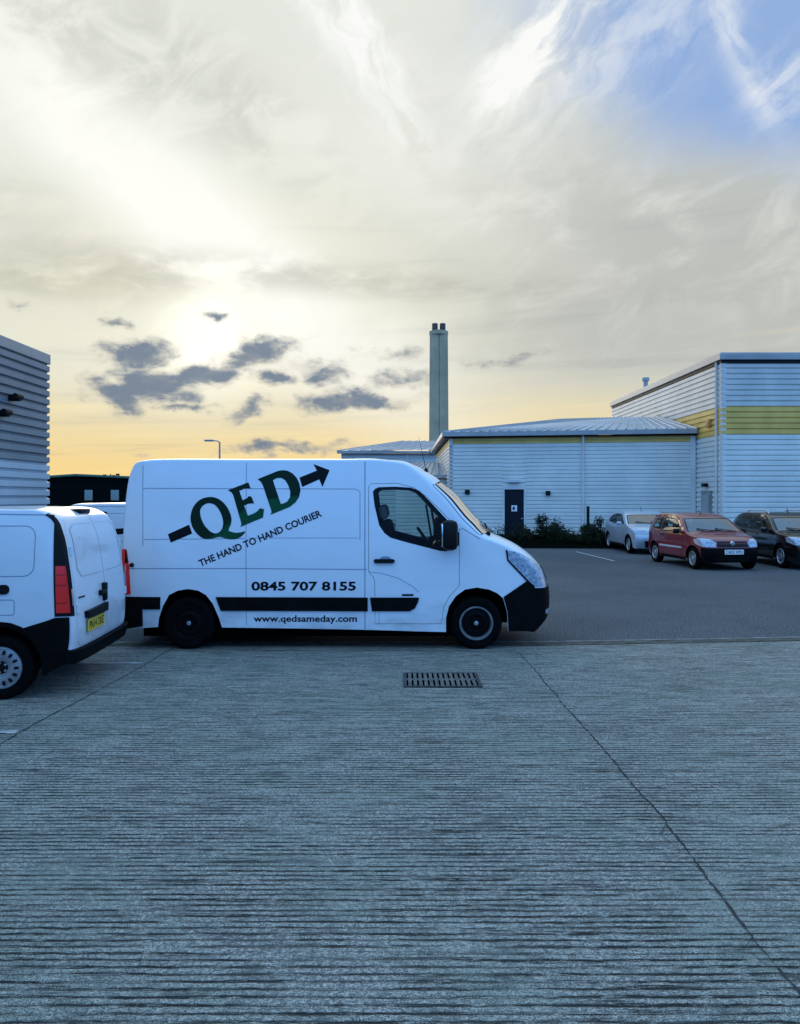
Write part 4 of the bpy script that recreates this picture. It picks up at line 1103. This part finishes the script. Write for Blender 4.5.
        if g > 0:
            t = SS.tz(.965, 0, 6); ribbon(m, SS.stripw, [(t, .88), (t, .72)], .045, .05, .012); m.build('door_catch', M_trim, d)
        # front lamps
        skin(MB(), f, [(3.62, .98), (3.72, .86), (3.98, .74)]+SS.Eseq(SS.tz(.76, 13, 17), 14.0), (), (.05, .05), .006, .008).build('headlight', M_clear, root, 30)
        mirror_unit(root, 2.95, g*1.0, 1.12, .18, .22, .12, g, M_trim)
    # gap between door leaves
    m = MB(); ribbon(m, SS.stripw, [(SS.tz(.50, 0, 6), .0), (SS.tz(1.735, 0, 6), 0)], .016, .1, .003); m.build('door_gap', M_seam, root)
    # grab bar over the plate, lock handle, high brake light, bumper, plate
    m = skin(MB(), SS.stripw, [(SS.tz(.745, 0, 6), .08), (SS.tz(.745, 0, 6), .74), (SS.tz(.815, 0, 6), .76), (SS.tz(.83, 0, 6), .06)], (), (.125, .05), .05, .046); m.build('grab_bar', M_trim, root, 30)
    m = MB(); p = SS.stripw(SS.tz(.94, 0, 6), .10, 0); m.box(p.x-.045, p.x+.01, p.y-.06, p.y+.02, p.z-.09, p.z+.10, .012); m.box(p.x-.05, p.x, p.y-.02, p.y+.14, p.z-.02, p.z+.035, .012); m.build('handle', M_trim, root, 30)
    p = SS.stripw(5.55, 0, 0); m = MB(); m.box(p.x-.05, p.x+.10, -.16, .16, p.z-.02, p.z+.03, .012); m.build('brake_light', M_trim, root, 30)
    zt_ = SS.tz(.475, 0, 6)
    m = skin(MB(), SS.strip, [(0, -1), (zt_, -1), (zt_, 1), (0, 1)], (), (.125, .05), .05, .05); m.build('rear_bumper', M_black, root, 40)
    m = skin(MB(), SS.strip, [(16.6, -1), (18, -1), (18, 1), (16.6, 1)], (), (.125, .05), .03, .03); m.build('front_bumper', M_black, root, 40)
    p = SS.stripw(SS.tz(.668, 0, 6), .43, .0)
    Mx = Matrix.Translation((p.x-.014, p.y, p.z)) @ Matrix(((0, 0, -1, 0), (-1, 0, 0, 0), (0, 1, 0, 0), (0, 0, 0, 1)))
    number_plate(root, 'PN14 OKE', M_plate_y, .52, .125, Mx)
    for cx in (wr, wf):
        for g in (-1, 1): make_wheel(root, cx, g*.80, r, .20, g, 'cover')
    return root
sv = make_small_van()
sv.location = (-3.165, 8.60, 0); sv.rotation_euler = (0, 0, math.pi+R(3.4))
tag(sv, 'small white van at the left edge, rear doors and yellow number plate towards us', 'van')
sv2 = copy_tree(sv); sv2.location = (-6.0, 14.6, 0); sv2.rotation_euler = (0, 0, 0)
tag(sv2, 'mostly hidden white van in the gap behind the two nearer vans', 'van')
m = MB(); f = SS.side(-1)
zA = .0
skin(m, f, [(.85, 1.29), (1.35, 1.32), (1.35, 1.42), (.85, 1.39)], (), (.1, .1), .003); m.build('logo_bar', M_ink, sv2)

# ================================================================== PARKED CARS
def make_car(name, loc, label, spec):
    Lc, Wc = spec['L'], spec['W']/2; belt = spec['belt']; top = spec['top']
    def CWf(x, z):
        b = Wc-spec['tumble']*max(0, (z-belt)/(top-belt))**1.15-.05*max(0, (.45-z)/.3)**1.5-.015*max(0, (z-.62)/(belt-.62) if z < belt else 1)
        if x < .7: b -= spec.get('rt', .14)*((.7-x)/.7)**2
        xf = Lc-1.0
        if x > xf: b -= spec.get('ft', .16)*((x-xf)/1.0)**2
        return b
    S = Shape(spec['rows'], CWf); root = empty(name, loc, R(-90+spec.get('yaw', 0))); tag(root, label, 'car', 'cars parked in front of the metal units')
    P_ = spec['paint']; r = spec['r']; wr, wf = spec['axles']; zb = .22
    bot = [(wf+.6, zb)]+arch(wf, r, r+.055, zb)+[((wf+wr)/2, zb)]+arch(wr, r, r+.055, zb)
    ws = S.spatch([(a, w) for a, w in spec['screen']]); rw = S.spatch(spec['rear_screen'])
    S.body(bot, spec['windows'], [ws, rw], .08).build('body', P_, root, 34, 1e-4)
    skin(MB(), S.strip, ws, (), (.125, .06), -.003).build('windscreen', M_carwind, root, 60)
    skin(MB(), S.strip, rw, (), (.125, .06), -.003).build('rear_window', M_glass, root, 60)
    m = MB(); ribbon(m, S.stripw, spec['screen'], .035, .1, .002, True); m.build('windscreen_seal', M_trim, root, 60)
    m = MB(); m.box(.35, Lc-.4, -Wc+.2, Wc-.2, .24, .42)
    for cx in (wr, wf): m.box(cx-r-.08, cx+r+.08, -Wc+.28, Wc-.28, .3, .7)
    m.box(wr-.3, wf-.3, -Wc+.15, Wc-.15, .42, .5); m.build('chassis', M_under, root)
    d0 = spec['dash']; m = MB(); m.box(d0-.1, d0+.45, -Wc+.16, Wc-.16, .6, belt+.0, .05); m.build('dashboard', M_trim, root, 40)
    for y in (-.36, .36):
        seat(root, spec['seat'], y, .48, .58); seat(root, spec['seat']-.95, y, .48, .52)
    m = MB(); ct = Vector((d0-.14, -.36, belt-.02)); ring = [ct+Vector((math.sin(a*math.pi/8)*-.06, math.cos(a*math.pi/8)*.18, math.sin(a*math.pi/8)*.18)) for a in range(17)]; m.tube(ring, .014, 6); m.build('steering_wheel', M_trim, root)
    for g in (-1, 1):
        f = S.side(g)
        for wd in spec['windows']:
            wo = skin(MB(), f, wd, (), (.08, .08), -.004).build('side_window', M_glass, root, 60)
            m = MB(); ribbon(m, f, wd, .028, .05, .002, True); m.build('window_seal', M_trim, wo)
        m = MB()
        for p in spec['seams']: ribbon(m, f, p, .010, .06, .0015)
        m.build('panel_gap', M_trim, root)
        for (hx, hz) in spec['handles']: skin(MB(), f, rrect(hx-.10, hx+.10, hz-.018, hz+.018, .014), (), (.06, .06), .03, .03).build('handle', spec.get('hmat', P_), root, 30)
        if 'strip' in spec:
            zz, xa, xb, mt = spec['strip']; m = MB(); skin(m, f, [(xa, zz-.025), (xb, zz-.02), (xb, zz+.03), (xa, zz+.03)], (), (.1, .05), .012, .012); m.build('side_trim', mt, root, 30)
        m = MB(); skin(m, f, [(wr+r+.10, .22), (wf-r-.10, .22), (wf-r-.09, .30), (wr+r+.09, .30)], (), (.1, .05), .006, .008); m.build('sill', M_black if spec.get('dark_low', True) else P_, root, 30)
        hs, hn = spec['head']
        hl = skin(MB(), f, hs(S), (), (.05, .05), .006, .008); skin(hl, S.strip, S.spatch([(t, g*w) for t, w in hn]), (), (.1, .04), .006, .008); hl = hl.build('headlight', M_clear, root, 40)
        c = [(t, w) for t, w in hn]; tm = sum(t for t, w in c)/len(c); wm = sum(w for t, w in c)/len(c)
        m = MB()
        for dw in (-.09, .05):
            lpn = [(tm+math.cos(a*.628)*.22, g*(wm+dw+math.sin(a*.628)*.045)) for a in range(10)]; ribbon(m, S.stripw, lpn, .03, .1, .009, True)
        m.build('lamp_bezel', MATS['lamp_bezel_blue'], hl)
        ts = S.spatch([(t, g*w) for t, w in spec['tail']]); skin(MB(), S.strip, ts, (), (.125, .05), .008, .01).build('tail_light', M_redlens, root, 40)
        mx, mz = spec['mirror']; mirror_unit(root, mx, g*(CWf(mx, mz)+.13), mz, .17, .13, .11, g, spec.get('mmat', P_))
        if 'rails' in spec:
            a, b = spec['rails']; ta, tb = S.tx(a, *spec['roof_t']), S.tx(b, *spec['roof_t'])
            pts = [S.stripw(ta+(tb-ta)*k/8, g*.86, .055 if 0 < k < 8 else 0) for k in range(9)]; m = MB(); m.tube(pts, .018, 6); m.build('roof_rail', spec['rail_mat'], root, 40)
    for nm, mt, polys, off in spec['nose']:
        m = MB()
        for p in polys: skin(m, S.stripw, p, (), (.125, .06), off, off+.012)
        m.build(nm, mt, root, 40)
    if spec.get('low_band'):
        za, zb2 = spec['low_band']; ta, tb = S.tz(zb2, S.T-5, S.T-.01), S.T
        m = skin(MB(), S.strip, [(ta, -1), (tb, -1), (tb, 1), (ta, 1)], (), (.125, .05), .012, .014)
        for g in (-1, 1): skin(m, S.side(g), S.Eseq(ta, tb)+[(wf+r+.085, .24), (wf+r+.07, zb2-.05)], (), (.07, .07), .012, .014)
        m.build('front_bumper', spec['bumper_mat'], root, 40)
    hood = spec['bonnet']; m = MB(); ribbon(m, S.stripw, hood, .012, .1, .0015); m.build('bonnet_gap', M_trim, root)
    m = MB()
    for (a, b) in ((.05, -.62), (.66, .02)): m.tube([S.stripw(spec['wt'], a, .015), S.stripw(spec['wt']-.15, (a+b)/2, .022), S.stripw(spec['wt']-.3, b, .015)], .012, 6)
    m.build('wiper', M_trim, root)
    if spec.get('plate'):
        t = S.tz(spec['plate_z'], S.T-5, S.T-.01); p = S.stripw(t, 0, .022)
        number_plate(root, spec['plate'], M_plate_w, .52, .125, Matrix.Translation(p) @ Matrix(((0, 0, 1, 0), (1, 0, 0, 0), (0, 1, 0, 0), (0, 0, 0, 1))))
    if spec.get('emblem'):
        t, mt = spec['emblem']; p = S.stripw(t, 0, .02); m = MB(); m.lathe([(0, .012), (.055, .010), (.065, -.02)], 'x', tuple(p), 20); m.build('badge', mt, root, 40)
    p = S.stripw(spec['aer'], 0, 0); m = MB(); m.tube([p, p+Vector((-.12, 0, .16))], [.014, .005], 6); m.build('aerial', M_trim, root)
    for cx in (wr, wf):
        for g in (-1, 1): make_wheel(root, cx, g*(Wc-.115), r, .195, g, spec['wheel'])
    return root

# small red three-door hatchback
T3 = [(.16, .25, -.08, 0, 3), (.10, .50, -.11, 0, 3), (.12, .78, -.11, 0, 3), (.18, .98, -.10, .01, 3), (.42, 1.33, -.08, .03, 3), (.60, 1.405, -.02, .04, 3), (1.2, 1.44, 0, .045, 3), (1.85, 1.415, .03, .05, 3),
      (2.15, 1.33, .07, .05, 2.8), (2.75, .965, .13, .04, 2.8), (2.90, .92, .14, .04, 2.8), (3.30, .83, .17, .05, 2.8), (3.50, .74, .20, .03, 2.8), (3.56, .62, .23, 0, 2.6), (3.57, .45, .24, 0, 2.6), (3.50, .22, .22, 0, 2.6)]
red = make_car('hatchback_car', (8.42, 24.85, 0), 'small dark red hatchback parked between the silver car and the black estate', dict(
    yaw=5.5, L=3.8, W=1.72, belt=.94, top=1.45, tumble=.20, rows=T3, paint=M_red, r=.30, axles=(.72, 3.17), screen=[(8.1, -.9), (8.95, -.91), (8.95, .91), (8.1, .9)], rear_screen=[(3.15, -.8), (4.5, -.8), (4.5, .8), (3.15, .8)],
    windows=[[(.62, 1.29), (1.08, 1.345), (1.08, 1.0), (.50, 1.06)], [(1.16, 1.345), (1.82, 1.335), (2.05, 1.26), (2.52, .99), (1.16, .985)]],
    seams=[[(1.10, 1.37), (1.11, .9), (1.20, .40), (1.30, .30)], [(1.30, .30), (2.50, .30)], [(2.62, .95), (2.60, .5), (2.50, .30)]], handles=[(1.28, .86)], hmat=M_trim, strip=(.55, 1.12, 2.58, pbr('silver_strip', (.45, .46, .48), .4)),
    head=(lambda S: [(3.22, .82), (3.30, .70), (3.52, .64)]+S.Eseq(12.85, 11.1), [(11.1, .999), (12.9, .999), (13.0, .62), (12.3, .56), (11.6, .68)]), tail=[(2.3, .80), (4.2, .86), (4.2, .97), (2.3, .99)], mirror=(2.45, 1.0), mmat=M_trim,
    nose=[('grille', M_trim, [[(12.05, -.52), (12.95, -.56), (12.95, .56), (12.05, .52)]], .006), ('grille_bar', M_red, [[(12.42, -.5), (12.50, -.5), (12.50, .5), (12.42, .5)]], .016), ('air_intake', M_trim, [[(14.25, -.6), (14.75, -.6), (14.75, .6), (14.25, .6)]], .02)],
    low_band=(.22, .60), bumper_mat=M_black, bonnet=[(9.3, -.94), (11.0, -.9), (11.9, -.62), (11.95, 0), (11.9, .62), (11.0, .9), (9.3, .94)], wt=9.05, plate='CA53 XPU', plate_z=.50, emblem=(12.45, M_chrome), aer=7.2, dash=2.45, seat=1.35, wheel=9))
# silver five-door hatch with a low wedge nose
T5 = [(.18, .25, -.10, 0, 3), (.12, .50, -.12, 0, 3), (.12, .85, -.12, 0, 3), (.22, 1.02, -.11, .02, 3), (.62, 1.25, -.05, .04, 3), (1.0, 1.37, -.02, .045, 3), (1.6, 1.415, 0, .045, 3), (2.1, 1.39, .03, .05, 3),
      (2.45, 1.29, .08, .05, 2.8), (3.20, .98, .14, .04, 2.8), (3.35, .94, .15, .04, 2.8), (3.70, .84, .17, .05, 2.8), (3.90, .76, .20, .03, 2.7), (3.98, .62, .24, 0, 2.5), (3.99, .45, .25, 0, 2.5), (3.90, .20, .23, 0, 2.5)]
silver = make_car('hatchback_car', (8.74, 31.1, 0), 'silver hatchback parked at the far end behind the red car', dict(
    L=4.25, W=1.76, belt=.96, top=1.42, tumble=.22, rows=T5, paint=M_silver, r=.315, axles=(.82, 3.45), screen=[(8.08, -.9), (8.95, -.92), (8.95, .92), (8.08, .9)], rear_screen=[(3.2, -.8), (4.8, -.8), (4.8, .8), (3.2, .8)],
    windows=[[(.85, 1.22), (1.32, 1.33), (1.42, 1.02), (.78, 1.08)], [(1.40, 1.335), (2.05, 1.32), (2.35, 1.235), (2.95, 1.0), (1.50, 1.0)]],
    seams=[[(1.36, 1.36), (1.46, .9), (1.45, .32)], [(1.45, .32), (2.85, .32)], [(3.05, .96), (3.0, .5), (2.85, .32)], [(.98, .95), (1.3, .45)]], handles=[(1.66, .86)],
    head=(lambda S: [(3.55, .845), (3.62, .77), (3.90, .68)]+S.Eseq(12.5, 10.7), [(10.7, .999), (12.5, .999), (12.75, .35), (12.3, .33), (11.6, .70)]), tail=[(2.3, .70), (3.1, .76), (3.1, .97), (2.3, .99)], mirror=(2.75, 1.02),
    nose=[('grille', M_trim, [[(12.3, -.32), (12.7, -.34), (12.7, .34), (12.3, .32)]], .004), ('air_intake', M_trim, [[(13.9, -.66), (14.7, -.6), (14.7, .6), (13.9, .66)]], .006), ('splitter', M_trim, [[(14.85, -.9), (15, -.9), (15, .9), (14.85, .9)]], .006)],
    bonnet=[(9.3, -.95), (10.6, -.92), (11.9, -.70), (12.0, 0), (11.9, .70), (10.6, .92), (9.3, .95)], wt=9.03, plate='', aer=7.0, dash=2.8, seat=1.7, wheel=7, emblem=(12.45, M_chrome)))
# black estate
TE = [(.16, .25, -.10, 0, 3.2), (.10, .55, -.12, 0, 3.2), (.11, .90, -.12, 0, 3.2), (.20, 1.05, -.11, .01, 3.2), (.52, 1.37, -.06, .03, 3.2), (.75, 1.43, -.02, .04, 3), (1.6, 1.465, 0, .045, 3), (2.3, 1.44, .03, .05, 3),
      (2.62, 1.34, .07, .05, 2.8), (3.28, .985, .13, .04, 2.8), (3.42, .95, .14, .04, 2.8), (4.0, .86, .17, .05, 2.8), (4.25, .77, .20, .03, 2.7), (4.36, .64, .24, 0, 2.5), (4.37, .45, .25, 0, 2.5), (4.28, .22, .23, 0, 2.5)]
blk = make_car('estate_car', (11.30, 25.6, 0), 'black estate car with pale roof rails, rightmost of the parked cars', dict(
    L=4.68, W=1.76, belt=.96, top=1.47, tumble=.21, rows=TE, paint=M_dark, r=.325, axles=(.93, 3.62), screen=[(8.08, -.9), (8.95, -.92), (8.95, .92), (8.08, .9)], rear_screen=[(3.2, -.8), (4.5, -.8), (4.5, .8), (3.2, .8)],
    windows=[[(.72, 1.33), (1.14, 1.365), (1.18, 1.04), (.50, 1.09)], [(1.22, 1.37), (1.90, 1.375), (1.93, 1.02), (1.26, 1.035)], [(1.99, 1.375), (2.28, 1.36), (2.52, 1.27), (3.02, 1.01), (2.01, 1.015)]],
    seams=[[(1.95, 1.40), (1.97, .9), (2.02, .32)], [(1.2, 1.38), (1.22, .95), (1.38, .45)], [(1.4, .32), (3.0, .32)], [(3.12, .98), (3.10, .5), (3.0, .32)]], handles=[(2.15, .87), (1.35, .89)],
    head=(lambda S: [(3.92, .86), (4.0, .74), (4.30, .68)]+S.Eseq(12.75, 11.0), [(11.0, .999), (12.8, .999), (12.9, .60), (12.3, .55), (11.6, .72)]), tail=[(2.2, .72), (3.0, .76), (3.0, .97), (2.2, .99)], mirror=(2.9, 1.03),
    nose=[('grille', M_trim, [[(12.2, -.36), (12.95, -.34), (12.95, .34), (12.2, .36)]], .006), ('grille_bar', M_chrome, [[(12.5, -.34), (12.56, -.34), (12.56, .34), (12.5, .34)]], .014), ('fog_light', M_clear, [[(14.05, -.78), (14.05, -.66), (14.3, -.66), (14.3, -.78)]], .02), ('fog_light', M_clear, [[(14.05, .66), (14.05, .78), (14.3, .78), (14.3, .66)]], .02)],
    low_band=(.22, .52), bumper_mat=M_dark, bonnet=[(9.3, -.95), (11.0, -.92), (11.9, -.66), (12.0, 0), (11.9, .66), (11.0, .92), (9.3, .95)], wt=9.05, plate='', aer=7.0, dash=2.9, seat=1.85, wheel=5,
    rails=(.9, 2.35), roof_t=(5.0, 8.0), rail_mat=pbr('rail_silver', (.5, .5, .48), .35, metal=.7)))
